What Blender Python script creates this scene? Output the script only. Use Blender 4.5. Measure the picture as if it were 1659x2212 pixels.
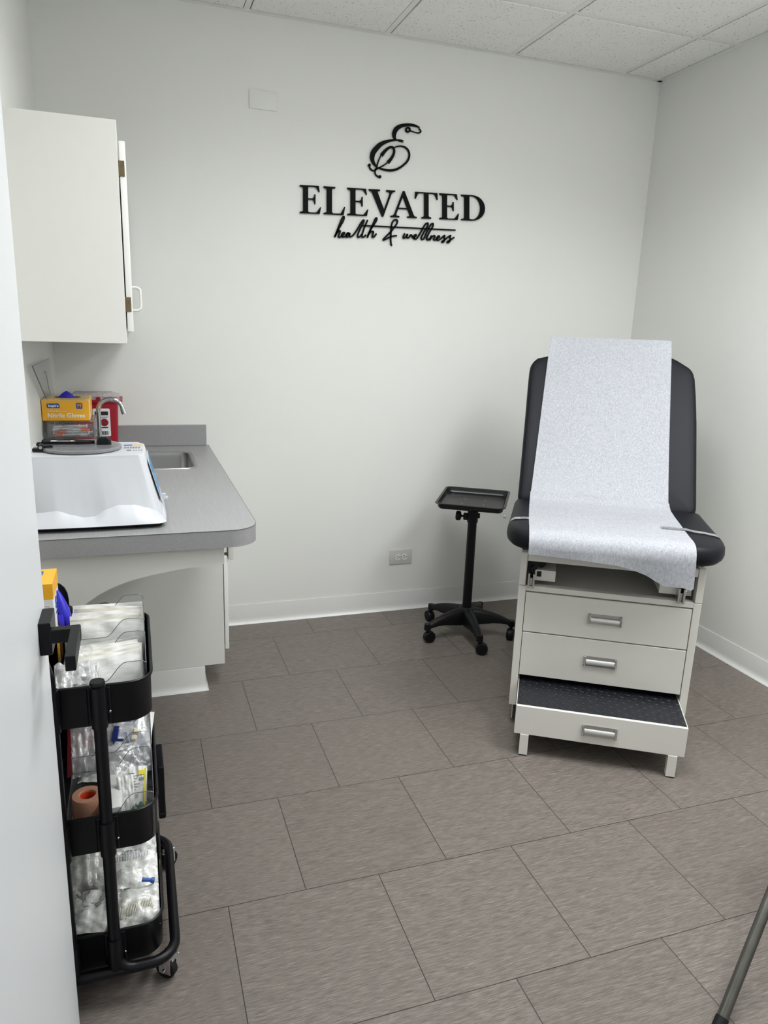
import bpy, bmesh, math, random
from mathutils import Vector, Matrix, noise
random.seed(7)
for o in list(bpy.data.objects): bpy.data.objects.remove(o)
SC = bpy.context.scene
COL = SC.collection
PI = math.pi

# ------------------------------------------------------------------ camera
CAM = bpy.data.objects.new('camera', bpy.data.cameras.new('camera')); COL.objects.link(CAM)
YAW, PITCH, ROLL = 0.333326, 0.248116, 0.035662
fw = Vector((math.sin(YAW)*math.cos(PITCH), math.cos(YAW)*math.cos(PITCH), -math.sin(PITCH)))
r0 = Vector((math.cos(YAW), -math.sin(YAW), 0)); u0 = r0.cross(fw)
rr = r0*math.cos(ROLL)+u0*math.sin(ROLL); uu = -r0*math.sin(ROLL)+u0*math.cos(ROLL)
M = Matrix((rr, uu, -fw)).transposed().to_4x4(); M.translation = Vector((0.68733, -3.42952, 1.45937))
CAM.matrix_world = M
CAM.data.sensor_fit = 'HORIZONTAL'; CAM.data.sensor_width = 36.0
CAM.data.lens = 1575.8/1659*36.0
CAM.data.clip_start = 0.02
SC.camera = CAM

# ------------------------------------------------------------------ view, world, lights
vs = SC.view_settings
vs.view_transform = 'Standard'; vs.look = 'None'; vs.gamma = 1.0; vs.use_curve_mapping = False
vs.exposure = 0.3
W = bpy.data.worlds.new('world'); SC.world = W; W.use_nodes = True
W.node_tree.nodes['Background'].inputs[0].default_value = (0.93, 0.97, 1.0, 1)
W.node_tree.nodes['Background'].inputs[1].default_value = 0.46
CEIL = 2.7006; XR = 3.256; XL = 0.374; YF = -3.02
T = 0.6096; X0 = 1.8058; Y1 = 0.5251
LIGHTS = [(X0-T, X0, -Y1-3*T, -Y1-T, 16.0), (X0+T, X0+2*T, -Y1-4*T, -Y1-2*T, 22.0)]      # troffers: x range, y range, watts
for a, b, LY0, LY1, w in LIGHTS:
    l = bpy.data.lights.new('troffer_lamp', 'AREA'); l.shape = 'RECTANGLE'
    l.size = b-a-.06; l.size_y = LY1-LY0-.06; l.energy = w; l.spread = math.radians(150); l.color = (0.97, 0.985, 1.0)
    o = bpy.data.objects.new('troffer_lamp', l); COL.objects.link(o)
    o.location = ((a+b)/2, (LY0+LY1)/2, CEIL-.012)

# ------------------------------------------------------------------ materials
def lin(c):
    c = c/255.0
    return c/12.92 if c <= 0.04045 else ((c+0.055)/1.055)**2.4
def rgb(t): return (lin(t[0]), lin(t[1]), lin(t[2]), 1)
class N:
    """small node-tree writer"""
    def __init__(s, name):
        s.m = bpy.data.materials.new(name); s.m.use_nodes = True; s.t = s.m.node_tree
        s.p = s.t.nodes['Principled BSDF']; s.out = s.t.nodes['Material Output']
    def n(s, kind, **kw):
        x = s.t.nodes.new(kind)
        for k, v in kw.items(): setattr(x, k, v)
        return x
    def l(s, a, b): s.t.links.new(a, b)
    def math(s, op, a, b=None, c=None):
        x = s.n('ShaderNodeMath', operation=op)
        for i, v in enumerate((a, b, c)):
            if v is None: continue
            if isinstance(v, (int, float)): x.inputs[i].default_value = v
            else: s.l(v, x.inputs[i])
        return x.outputs[0]
    def mix(s, f, a, b):
        x = s.n('ShaderNodeMix', data_type='RGBA')
        if isinstance(f, (int, float)): x.inputs[0].default_value = f
        else: s.l(f, x.inputs[0])
        for i, v in ((6, a), (7, b)):
            if isinstance(v, tuple): x.inputs[i].default_value = v
            else: s.l(v, x.inputs[i])
        return x.outputs[2]
    def coord(s, scale=(1, 1, 1), rot=(0, 0, 0)):
        tc = s.n('ShaderNodeTexCoord'); mp = s.n('ShaderNodeMapping')
        mp.inputs['Scale'].default_value = scale; mp.inputs['Rotation'].default_value = rot
        s.l(tc.outputs['Object'], mp.inputs[0]); return mp.outputs[0]
    def noise(s, vec, sc, det=3, rough=.5):
        x = s.n('ShaderNodeTexNoise'); x.inputs['Scale'].default_value = sc; x.inputs['Detail'].default_value = det
        x.inputs['Roughness'].default_value = rough
        s.l(vec, x.inputs['Vector']); return x.outputs['Fac']
    def ramp(s, f, stops):
        x = s.n('ShaderNodeValToRGB'); cr = x.color_ramp
        while len(cr.elements) < len(stops): cr.elements.new(.5)
        for e, (p, c) in zip(cr.elements, stops): e.position = p; e.color = c
        s.l(f, x.inputs[0]); return x.outputs[0]
    def bump(s, h, strength, dist=.001):
        x = s.n('ShaderNodeBump'); x.inputs['Strength'].default_value = strength; x.inputs['Distance'].default_value = dist
        s.l(h, x.inputs['Height']); s.l(x.outputs[0], s.p.inputs['Normal'])
def pm(name, col, rough=.5, metal=0, sc=60, amp=.05, bump=0.0, spec=.5, coat=0, stretch=(1, 1, 1), bdist=.0005):
    k = N(name); c = rgb(col); v = k.coord(stretch); f = k.noise(v, sc)
    lo = tuple(x*(1-amp) for x in c[:3])+(1,); hi = tuple(min(1, x*(1+amp)) for x in c[:3])+(1,)
    k.l(k.mix(f, lo, hi), k.p.inputs['Base Color'])
    k.p.inputs['Roughness'].default_value = rough; k.p.inputs['Metallic'].default_value = metal
    k.p.inputs['Specular IOR Level'].default_value = spec; k.p.inputs['Coat Weight'].default_value = coat
    if bump: k.bump(f, bump, bdist)
    return k.m
def film(name, col, white=.15, gloss=.25, crinkle=.0, rough=.08):
    """thin clear plastic: mostly see-through, with a coloured veil and sharp glints"""
    k = N(name); k.t.nodes.remove(k.p)
    tr = k.n('ShaderNodeBsdfTransparent'); gl = k.n('ShaderNodeBsdfGlossy'); df = k.n('ShaderNodeBsdfDiffuse')
    gl.inputs['Roughness'].default_value = rough
    df.inputs['Color'].default_value = rgb(col); tr.inputs['Color'].default_value = (.985, .988, .99, 1)
    v = k.coord(); f = k.noise(v, 70, 4, .6)
    if crinkle:
        b = k.n('ShaderNodeBump'); b.inputs['Strength'].default_value = crinkle; b.inputs['Distance'].default_value = .003
        k.l(f, b.inputs['Height']); k.l(b.outputs[0], gl.inputs['Normal']); k.l(b.outputs[0], df.inputs['Normal'])
    m1 = k.n('ShaderNodeMixShader'); k.l(k.math('MULTIPLY', f, 2*white), m1.inputs[0]); k.l(tr.outputs[0], m1.inputs[1]); k.l(df.outputs[0], m1.inputs[2])
    lw = k.n('ShaderNodeLayerWeight'); lw.inputs[0].default_value = .35
    fac = k.math('MULTIPLY_ADD', lw.outputs['Fresnel'], gloss*1.6, gloss*.12)
    m2 = k.n('ShaderNodeMixShader'); k.l(fac, m2.inputs[0]); k.l(m1.outputs[0], m2.inputs[1]); k.l(gl.outputs[0], m2.inputs[2])
    k.l(m2.outputs[0], k.out.inputs[0]); return k.m

MW = pm('wall_paint', (228, 229, 225), .62, sc=9, amp=.012, bump=.05, spec=.3)
M_DOOR = pm('door_paint', (214, 217, 219), .45, sc=6, amp=.012, bump=.04)
M_CAB = pm('cabinet_laminate', (217, 217, 212), .35, sc=30, amp=.015)
M_COVE = pm('cove_vinyl', (222, 223, 221), .32, sc=25, amp=.02)
M_TRIMW = pm('white_plastic', (233, 233, 230), .35, sc=20, amp=.015)
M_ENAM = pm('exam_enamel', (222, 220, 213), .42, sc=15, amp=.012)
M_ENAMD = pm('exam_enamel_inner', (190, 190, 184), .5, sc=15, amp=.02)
M_VINYL = pm('black_vinyl', (21, 22, 28), .48, sc=900, amp=.12, bump=.12, bdist=.0003, spec=.18)
M_BLACK = pm('black_plastic', (14, 14, 18), .42, sc=300, amp=.1, bump=.05, spec=.25)
M_BLKM = pm('black_powder_metal', (10, 10, 15), .38, sc=500, amp=.1, bump=.06, bdist=.0002, spec=.25)
M_TRAYB = pm('black_tray_enamel', (24, 24, 26), .26, sc=200, amp=.05, spec=.45)
M_RUB = pm('black_rubber', (17, 17, 20), .55, sc=200, amp=.1, spec=.3)
M_CHR = pm('chrome', (215, 216, 218), .09, 1, sc=40, amp=.03)
M_STEEL = pm('brushed_steel', (176, 176, 174), .3, 1, sc=30, amp=.12, stretch=(40, 1, 1))
M_ALU = pm('satin_aluminium', (196, 196, 194), .33, 1, sc=60, amp=.08)
M_GUN = pm('dull_chair_tube', (108, 107, 103), .3, .9, sc=25, amp=.25)
M_BRONZE = pm('aged_brass_hinge', (118, 104, 78), .4, .6, sc=120, amp=.25)
M_SIGN = pm('black_acrylic', (4, 4, 6), .5, sc=50, amp=.05, spec=.1)
M_YEL = pm('yellow_card', (244, 178, 40), .42, sc=30, amp=.04)
M_CARDW = pm('white_card', (232, 233, 236), .45, sc=40, amp=.03)
M_TAN = pm('pale_yellow_card', (235, 205, 140), .5, sc=40, amp=.05)
M_BLUE = pm('blue_print', (38, 84, 160), .45)
M_WINK = pm('white_print', (246, 244, 238), .5)
M_ORINK = pm('orange_print', (240, 150, 60), .5)
M_INK = pm('black_print', (35, 35, 38), .5)
M_GINK = pm('grey_print', (110, 112, 118), .5)
M_NITR = pm('blue_nitrile', (48, 42, 190), .4, sc=80, amp=.15, bump=.3, bdist=.001)
M_RED = pm('red_bin_plastic', (158, 22, 38), .35, sc=10, amp=.05)
M_REDP = pm('red_packet_foil', (190, 60, 78), .35, sc=30, amp=.1)
M_ORANGE = pm('orange_cap', (232, 98, 48), .35)
M_SYR = pm('syringe_plastic', (232, 234, 236), .25)
M_CENT = pm('centrifuge_shell', (199, 202, 207), .3, sc=12, amp=.01)
M_LID = pm('grey_lid', (120, 120, 124), .22, sc=12, amp=.03, coat=.4)
M_PANB = pm('blue_panel', (58, 140, 196), .25)
M_GREY = pm('grey_plastic', (150, 150, 152), .4)
M_PAPER = pm('pouch_paper', (218, 218, 215), .6, sc=38, amp=.05, bump=.5, bdist=.004, stretch=(.5, 1.6, 1))
M_PAPERC = pm('pouch_paper_cream', (208, 205, 190), .6, sc=38, amp=.06, bump=.5, bdist=.004, stretch=(.5, 1.6, 1))
M_TAPE = pm('tan_bandage', (188, 138, 112), .85, sc=700, amp=.3, bump=.6, bdist=.001)
M_CORE = pm('orange_core', (205, 70, 36), .5)
M_NAVY = pm('navy_clamp', (38, 52, 116), .35)
M_CREAM = pm('cream_plastic', (226, 218, 196), .4)
M_YELP = pm('yellow_print', (240, 224, 50), .5)
M_GREEN = pm('green_band', (34, 84, 62), .5)
M_STRAP = film('clear_strap', (190, 192, 196), .42, .5)
M_CLEAR = film('clear_acrylic', (232, 235, 238), .05, .26)
M_EDGE = pm('acrylic_edge', (96, 100, 104), .2)
M_FILM = film('crinkled_film', (238, 239, 240), .40, .5, .6, .16)
M_FILMW = film('cloudy_film', (240, 241, 236), .72, .4, .6, .2)
M_TUBE = film('tubing', (176, 184, 222), .9, .4)
def floor_mat():
    k = N('vinyl_tile'); tc = k.n('ShaderNodeTexCoord'); sp = k.n('ShaderNodeSeparateXYZ'); k.l(tc.outputs['Object'], sp.inputs[0])
    P = .4076
    t = k.math('DIVIDE', k.math('MULTIPLY_ADD', sp.outputs[1], -1, -.605), P); row = k.math('FLOOR', t); tv = k.math('FRACT', t)
    odd = k.math('FLOORED_MODULO', row, 2)
    u = k.math('DIVIDE', k.math('ADD', k.math('SUBTRACT', sp.outputs[0], 1.4675), k.math('MULTIPLY', odd, P/2)), P)
    col = k.math('FLOOR', u); tu = k.math('FRACT', u)
    d1 = k.math('MINIMUM', tu, k.math('SUBTRACT', 1, tu)); d2 = k.math('MINIMUM', tv, k.math('SUBTRACT', 1, tv))
    seam = k.math('LESS_THAN', k.math('MINIMUM', d1, d2), .0026)
    # each tile its own shade and its own slice of the brushed pattern
    cb = k.n('ShaderNodeCombineXYZ'); k.l(col, cb.inputs[0]); k.l(row, cb.inputs[1])
    wn = k.n('ShaderNodeTexWhiteNoise'); wn.noise_dimensions = '3D'; k.l(cb.outputs[0], wn.inputs['Vector'])
    mp = k.n('ShaderNodeMapping'); mp.inputs['Scale'].default_value = (30, 850, 1); k.l(tc.outputs['Object'], mp.inputs[0])
    off = k.n('ShaderNodeVectorMath', operation='ADD'); k.l(mp.outputs[0], off.inputs[0])
    sc = k.n('ShaderNodeVectorMath', operation='SCALE'); k.l(wn.outputs['Color'], sc.inputs[0]); sc.inputs['Scale'].default_value = 40; k.l(sc.outputs[0], off.inputs[1])
    n1 = k.noise(off.outputs[0], 1.0, 4, .62)
    n2 = k.noise(k.coord((6, 90, 1)), 1.0, 3)
    n3 = k.noise(k.coord((1, 1, 1)), 5, 2)
    base = k.ramp(n1, [(.28, rgb((60, 54, 50))), (.5, rgb((114, 106, 100))), (.72, rgb((165, 156, 148)))])
    base = k.mix(k.math('MULTIPLY', n2, .30), base, rgb((100, 88, 80)))
    base = k.mix(k.math('MULTIPLY', n3, .35), base, rgb((112, 110, 104)))
    base = k.mix(k.math('MULTIPLY', wn.outputs['Value'], .16), base, rgb((84, 76, 70)))
    k.l(k.mix(seam, base, rgb((40, 36, 33))), k.p.inputs['Base Color'])
    k.l(k.math('MULTIPLY_ADD', n1, .16, .36), k.p.inputs['Roughness']); k.p.inputs['Specular IOR Level'].default_value = .35
    k.bump(n1, .25, .0005); return k.m
def ceil_mat():
    k = N('mineral_tile'); v = k.coord()
    a = k.n('ShaderNodeTexVoronoi'); a.inputs['Scale'].default_value = 95; k.l(v, a.inputs['Vector'])
    n = k.noise(v, 60, 3); n2 = k.noise(v, 14, 2)
    hole = k.math('MULTIPLY', k.math('LESS_THAN', a.outputs['Distance'], k.math('MULTIPLY_ADD', n, .62, -.155)), .85)
    base = k.mix(n2, rgb((238, 238, 234)), rgb((245, 245, 242)))
    k.l(k.mix(hole, base, rgb((128, 124, 116))), k.p.inputs['Base Color'])
    k.p.inputs['Roughness'].default_value = .9; k.bump(n, .5, .001); return k.m
def counter_mat():
    k = N('grey_laminate'); n = k.noise(k.coord((60, 1.5, 60)), 6, 4, .6); n2 = k.noise(k.coord(), 3, 2)
    b = k.ramp(n, [(.25, rgb((140, 140, 141))), (.75, rgb((158, 158, 159)))])
    k.l(k.mix(k.math('MULTIPLY', n2, .2), b, rgb((146, 146, 147))), k.p.inputs['Base Color'])
    k.p.inputs['Roughness'].default_value = .33; return k.m
def exam_paper_mat():
    k = N('exam_paper'); v = k.coord()
    n = k.noise(v, 480, 3, .75); n2 = k.noise(k.coord((1, 1, .35)), 200, 3, .65)
    f = k.math('ADD', k.math('MULTIPLY', n, .6), k.math('MULTIPLY', n2, .4))
    b = k.ramp(f, [(.38, rgb((196, 200, 209))), (.5, rgb((222, 225, 231))), (.60, rgb((244, 245, 248)))])
    k.l(b, k.p.inputs['Base Color']); k.p.inputs['Roughness'].default_value = .7
    k.bump(n, .12, .0004)
    tl = k.n('ShaderNodeBsdfTranslucent'); k.l(b, tl.inputs[0])
    mx = k.n('ShaderNodeMixShader'); mx.inputs[0].default_value = .12; k.l(k.p.outputs[0], mx.inputs[1]); k.l(tl.outputs[0], mx.inputs[2])
    k.l(mx.outputs[0], k.out.inputs[0]); return k.m
M_FLOOR, M_CEIL, M_CTR, M_XPAPER = floor_mat(), ceil_mat(), counter_mat(), exam_paper_mat()
k = N('lamp_diffuser'); k.p.inputs['Emission Color'].default_value = (1, 1, 1, 1); k.p.inputs['Emission Strength'].default_value = 4; M_LAMP = k.m
k = N('gap_shade_black'); k.p.inputs['Base Color'].default_value = (.012, .012, .014, 1); k.p.inputs['Roughness'].default_value = .9; M_DARK = k.m  # matte near-black standing in for the shade in gaps, slots and openings

# ------------------------------------------------------------------ mesh helpers
class MB:
    def __init__(s): s.b = bmesh.new()
    def _add(s, t):
        me = bpy.data.meshes.new('t'); t.to_mesh(me); t.free(); s.b.from_mesh(me); bpy.data.meshes.remove(me); return s
    def box(s, x0, x1, y0, y1, z0, z1, bev=0, seg=2, mat=None):
        t = bmesh.new(); bmesh.ops.create_cube(t, size=1)
        for v in t.verts: v.co = Vector(((x0+x1)/2+v.co.x*(x1-x0), (y0+y1)/2+v.co.y*(y1-y0), (z0+z1)/2+v.co.z*(z1-z0)))
        if bev: bmesh.ops.bevel(t, geom=t.edges[:], offset=bev, segments=seg, profile=.6, affect='EDGES')
        if mat is not None: t.transform(mat)
        return s._add(t)
    def cyl(s, p0, p1, r, r2=None, seg=20, cap=True):
        p0, p1 = Vector(p0), Vector(p1); d = p1-p0; t = bmesh.new()
        bmesh.ops.create_cone(t, cap_ends=cap, segments=seg, radius1=r, radius2=r if r2 is None else r2, depth=d.length)
        t.transform(Matrix.Translation((p0+p1)/2) @ d.to_track_quat('Z', 'Y').to_matrix().to_4x4()); return s._add(t)
    def ball(s, c, r, sc=(1, 1, 1), seg=16):
        t = bmesh.new(); bmesh.ops.create_uvsphere(t, u_segments=seg, v_segments=seg//2+2, radius=r)
        for v in t.verts: v.co = Vector((c[0]+v.co.x*sc[0], c[1]+v.co.y*sc[1], c[2]+v.co.z*sc[2]))
        return s._add(t)
    def tube(s, pts, r, seg=10, closed=False, smooth=0):
        P = [Vector(p) for p in pts]
        if smooth: P = crom(P, smooth, closed)
        n = len(P); rad = r if isinstance(r, (list, tuple)) else [r]*n
        t = bmesh.new(); rings = []; up = None
        for i in range(n):
            a = P[(i-1) % n] if (closed or i) else P[i]; c = P[(i+1) % n] if (closed or i < n-1) else P[i]
            d = (c-a).normalized()
            if up is None: up = d.orthogonal().normalized()
            else: up = (up-d*up.dot(d)).normalized()
            w = d.cross(up)
            rings.append([t.verts.new(P[i]+(up*math.cos(2*PI*j/seg)+w*math.sin(2*PI*j/seg))*rad[i]) for j in range(seg)])
        for i in range(n if closed else n-1):
            A, B = rings[i], rings[(i+1) % n]
            for j in range(seg): t.faces.new((A[j], A[(j+1) % seg], B[(j+1) % seg], B[j]))
        if not closed: t.faces.new(rings[0][::-1]); t.faces.new(rings[-1])
        return s._add(t)
    def lathe(s, prof, c=(0, 0, 0), seg=28, mat=None):
        t = bmesh.new(); R = []
        for r, z in prof:
            R.append([t.verts.new((r*math.cos(2*PI*j/seg), r*math.sin(2*PI*j/seg), z)) for j in range(seg)])
        for A, B in zip(R, R[1:]):
            for j in range(seg): t.faces.new((A[j], A[(j+1) % seg], B[(j+1) % seg], B[j]))
        if prof[0][0] > 1e-5: t.faces.new(R[0][::-1])
        if prof[-1][0] > 1e-5: t.faces.new(R[-1])
        bmesh.ops.remove_doubles(t, verts=t.verts, dist=1e-6)
        t.transform(Matrix.Translation(c) @ (mat or Matrix())); return s._add(t)
    def prism(s, poly, axis, a, b, mat=None):
        """2-D outline swept from a to b along an axis ('x': poly=(y,z), 'y': (x,z), 'z': (x,y))"""
        t = bmesh.new()
        def P(p, h): return (h, p[0], p[1]) if axis == 'x' else (p[0], h, p[1]) if axis == 'y' else (p[0], p[1], h)
        A = [t.verts.new(P(p, a)) for p in poly]; B = [t.verts.new(P(p, b)) for p in poly]; n = len(poly)
        t.faces.new(A); t.faces.new(B[::-1])
        for i in range(n): t.faces.new((A[i], B[i], B[(i+1) % n], A[(i+1) % n]))
        if mat is not None: t.transform(mat)
        return s._add(t)
    def loft(s, rings, cap=True, closed=True):
        t = bmesh.new(); R = [[t.verts.new(p) for p in r] for r in rings]; n = len(R[0])
        for A, B in zip(R, R[1:]):
            for j in range(n if closed else n-1): t.faces.new((A[j], A[(j+1) % n], B[(j+1) % n], B[j]))
        if cap and closed: t.faces.new(R[0][::-1]); t.faces.new(R[-1])
        return s._add(t)
    def ribbon(s, pts, ya, yb, k=4):
        """flat stroke in the x-z plane with a width at every point, thickness ya..yb"""
        P = [Vector(p) for p in pts]
        P = crom(P, k) if len(P) > 2 else P
        L = []
        for i, p in enumerate(P):
            a = P[max(i-1, 0)]; c = P[min(i+1, len(P)-1)]; d = Vector((c.x-a.x, c.y-a.y)).normalized(); n = Vector((-d.y, d.x))*p.z/2
            L.append((p.x+n.x, p.y+n.y, p.x-n.x, p.y-n.y))
        return s.loft([[(l[0], ya, l[1]), (l[2], ya, l[3]), (l[2], yb, l[3]), (l[0], yb, l[1])] for l in L])
def crom(P, k, closed=False):
    out = []; n = len(P)
    for i in range(n if closed else n-1):
        if closed: a, b, c, d = P[i-1], P[i], P[(i+1) % n], P[(i+2) % n]
        else: a, b, c, d = P[max(i-1, 0)], P[i], P[i+1], P[min(i+2, n-1)]
        for j in range(k):
            t = j/k; out.append(.5*((2*b)+(c-a)*t+(2*a-5*b+4*c-d)*t*t+(3*b-a-3*c+d)*t**3))
    if not closed: out.append(P[-1].copy())
    return out
def rrect(x0, x1, y0, y1, r, seg=6):
    """rounded rectangle outline, r = one radius or four (x1y1, x0y1, x0y0, x1y0)"""
    R = [r]*4 if isinstance(r, (int, float)) else r; out = []
    for (cx, cy, a0, q) in ((x1, y1, 0, R[0]), (x0, y1, 90, R[1]), (x0, y0, 180, R[2]), (x1, y0, 270, R[3])):
        sx = -1 if cx == x1 else 1; sy = -1 if cy == y1 else 1
        for i in range(seg+1):
            a = math.radians(a0+90*i/seg); out.append((cx+sx*q+q*math.cos(a), cy+sy*q+q*math.sin(a)))
    return out
def inset(poly, d):
    n = len(poly); out = []
    for i in range(n):
        a, b, c = Vector(poly[i-1]), Vector(poly[i]), Vector(poly[(i+1) % n])
        e = (c-a); e = e.normalized() if e.length > 1e-9 else Vector((1, 0)); out.append((b.x-e.y*d, b.y+e.x*d))
    return out
WM = {}
def thing(name, label, cat, loc=(0, 0, 0), rotz=0, group=None, kind=None):
    o = bpy.data.objects.new(name, None); COL.objects.link(o); o.empty_display_size = .05
    o.location = loc; o.rotation_euler = (0, 0, rotz)
    WM[o] = Matrix.Translation(loc) @ Matrix.Rotation(rotz, 4, 'Z'); tag(o, label, cat, group, kind); return o
def tag(o, label=None, cat=None, group=None, kind=None):
    if label: o['label'] = label
    if cat: o['category'] = cat
    if group: o['group'] = group
    if kind: o['kind'] = kind
    return o
def ob(name, mb, mat, parent=None, local=False, ang=35, label=None, mat4=None):
    b = mb.b if isinstance(mb, MB) else mb
    if mat4 is not None: b.transform(mat4)
    bmesh.ops.recalc_face_normals(b, faces=b.faces[:])
    me = bpy.data.meshes.new(name); b.to_mesh(me); b.free()
    o = bpy.data.objects.new(name, me); COL.objects.link(o)
    if mat: me.materials.append(mat)
    if parent is not None:
        o.parent = parent; WM[o] = WM[parent]
        if not local: me.transform(WM[parent].inverted())
    elif local == 'world': WM[o] = Matrix()
    else:
        xs = [v.co.x for v in me.vertices]; ys = [v.co.y for v in me.vertices]; zs = [v.co.z for v in me.vertices]
        c = Vector(((min(xs)+max(xs))/2, (min(ys)+max(ys))/2, min(zs))); me.transform(Matrix.Translation(-c)); o.location = c
        WM[o] = Matrix.Translation(c)
    me.polygons.foreach_set('use_smooth', [True]*len(me.polygons)); me.set_sharp_from_angle(angle=math.radians(ang))
    if label: o['label'] = label
    return o
def struct(name, mb, mat, parent=None, ang=35):
    o = ob(name, mb, mat, parent, local='world' if parent is None else False, ang=ang); o['kind'] = 'structure'; return o
def text_mb(txt, size, ex=.0003, sx=1.0, bold=0.0):
    cu = bpy.data.curves.new('t', 'FONT'); cu.body = txt; cu.size = size; cu.extrude = ex; cu.offset = bold; cu.align_x = 'CENTER'; cu.align_y = 'CENTER'
    cu.resolution_u = 3
    o = bpy.data.objects.new('t', cu); me = bpy.data.meshes.new_from_object(o); m = MB(); m.b.from_mesh(me)
    bpy.data.objects.remove(o); bpy.data.curves.remove(cu); bpy.data.meshes.remove(me)
    m.b.transform(Matrix.Diagonal((sx, 1, 1, 1))); return m
def frame(o, x, z):
    """matrix whose local x runs along x, local y along z, facing out of x cross z"""
    x = Vector(x).normalized(); z = Vector(z).normalized(); n = x.cross(z)
    m = Matrix((x, z, n)).transposed().to_4x4(); m.translation = Vector(o); return m
def dup(o, M4, label=None, group=None):
    def cp(a, par):
        c = a.copy(); COL.objects.link(c); c.parent = par
        for ch in kids.get(a, []): cp(ch, c)
        return c
    kids = {}
    for q in bpy.data.objects:
        if q.parent: kids.setdefault(q.parent, []).append(q)
    c = cp(o, None); c.matrix_world = M4
    if label: c['label'] = label
    if group: c['group'] = group
    return c

# ================================================================== ROOM
m = MB().box(-1.2, XR+.3, -5.2, .1, -.02, 0); struct('floor', m, M_FLOOR)
struct('wall_back', MB().box(XL-.12, XR+.12, 0, .12, 0, 2.8), MW)
struct('wall_right', MB().box(XR, XR+.12, YF-.12, .12, 0, 2.8), MW)
struct('wall_left', MB().box(XL-.12, XL, YF-.12, .12, 0, 2.8), MW)
m = MB().box(XL-.12, .455, YF-.12, YF, 0, 2.8).box(1.46, XR+.12, YF-.12, YF, 0, 2.8).box(.455, 1.46, YF-.12, YF, 2.08, 2.8)
struct('wall_front', m, MW)
m = MB()
xs = [XL+.011, X0-2*T, X0-T, X0, X0+T, X0+2*T, XR-.011]; ys = [-.011]+[-Y1-i*T for i in range(5)]+[YF+.011]
lit = [(a, y0+i*T) for a, b, y0, y1, w in LIGHTS for i in (0, 1)]
for i in range(len(xs)-1):
    for j in range(len(ys)-1):
        if any(abs(xs[i]-a) < .01 and abs(ys[j+1]-b) < .01 for a, b in lit): continue
        m.box(xs[i]+.0165, xs[i+1]-.0155, ys[j+1]+.0155, ys[j]-.0165, CEIL-.004, CEIL+.012, .002, 1)
struct('ceiling', m, M_CEIL)
struct('ceiling_deck', MB().box(XL, XR, YF, 0, CEIL+.055, CEIL+.08), M_DARK)  # unseen deck, coloured near-black so the tile gaps look shaded
m = MB()
for x in xs[1:-1]: m.box(x-.012, x+.012, YF, 0, CEIL-.001, CEIL+.002)
for y in ys[1:-1]: m.box(XL, XR, y-.012, y+.012, CEIL-.0012, CEIL+.0018)
m.box(XL, XR, -.022, 0, CEIL-.006, CEIL+.002).box(XR-.022, XR, YF, 0, CEIL-.006, CEIL+.002).box(XL, XL+.022, YF, 0, CEIL-.006, CEIL+.002)
struct('trim_1', m, M_TRIMW)
for n, (a, b, LY0, LY1, w) in enumerate(LIGHTS):
    t = thing('ceiling_light', 'recessed white troffer light in the ceiling, %s of the pair' % ('nearer the lettered wall' if n == 0 else 'nearer the right wall'), 'ceiling light', ((a+b)/2, (LY0+LY1)/2, CEIL))
    ob('frame', MB().box(a+.01, b-.01, LY0+.01, LY0+.03, CEIL-.004, CEIL+.04).box(a+.01, b-.01, LY1-.03, LY1-.01, CEIL-.004, CEIL+.04).box(a+.01, a+.03, LY0+.03, LY1-.03, CEIL-.004, CEIL+.04).box(b-.03, b-.01, LY0+.03, LY1-.03, CEIL-.004, CEIL+.04), M_TRIMW, t)
    ob('diffuser', MB().box(a+.03, b-.03, LY0+.03, LY1-.03, CEIL+.002, CEIL+.01), M_LAMP, t)
# vinyl cove base: flat strip with a flared toe, swept along each wall
def cove(path, name, parent=None):
    """path: list of (x,y); the profile goes to the right-hand side of travel"""
    prof = [(0, .1015), (.0030, .1015), (.0036, .099), (.0036, .030), (.005, .018), (.009, .008), (.0145, .003), (.016, 0), (0, 0)]
    rings = []; n = len(path)
    for i, p in enumerate(path):
        p = Vector(p); a = Vector(path[i-1]) if i else None; c = Vector(path[i+1]) if i < n-1 else None
        n1 = Vector((0, 0)); k_ = 0
        ds = [(p-a).normalized() if a is not None else None, (c-p).normalized() if c is not None else None]
        ns = [Vector((d.y, -d.x)) for d in ds if d is not None]
        if len(ns) == 2: b = (ns[0]+ns[1]); b = b/ (b.dot(ns[0]))
        else: b = ns[0]
        rings.append([(p.x+b.x*q[0], p.y+b.y*q[0], q[1]) for q in prof])
    return struct(name, MB().loft(rings), M_COVE, parent, ang=50)
cove([(.905, -.001), (XR-.001, -.001)], 'baseboard_back')
cove([(XR-.001, -.001), (XR-.001, YF)], 'baseboard_right')
cove([(XL+.001, YF), (XL+.001, -.65)], 'baseboard_left')
# open door at the left, seen almost edge on
DX = .5175; DY = -2.079
d = struct('door_1', MB().box(DX-.044, DX, DY-.91, DY, .008, 2.04, .0015, 1), M_DOOR)
hz = .932; hy = DY-.066
ob('rose', MB().box(DX, DX+.0195, hy-.036, hy+.036, hz-.029, hz+.029, .0012, 1), M_BLKM, d)
lev = MB().box(DX+.019, DX+.066, hy-.047, hy-.030, hz-.004, hz+.020, .001, 1).box(DX+.050, DX+.0655, hy-.158, hy-.030, hz-.0045, hz+.0205, .001, 1)
ob('door_handle', lev, M_BLKM, d)
ob('latch_plate', MB().box(DX-.036, DX-.010, DY, DY+.0012, hz-.03, hz+.03), M_STEEL, d)
m = MB().box(.455, .4725, YF-.13, YF+.012, 0, 2.06).box(1.4425, 1.46, YF-.13, YF+.012, 0, 2.06).box(.455, 1.46, YF-.13, YF+.012, 2.045, 2.08)
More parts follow.
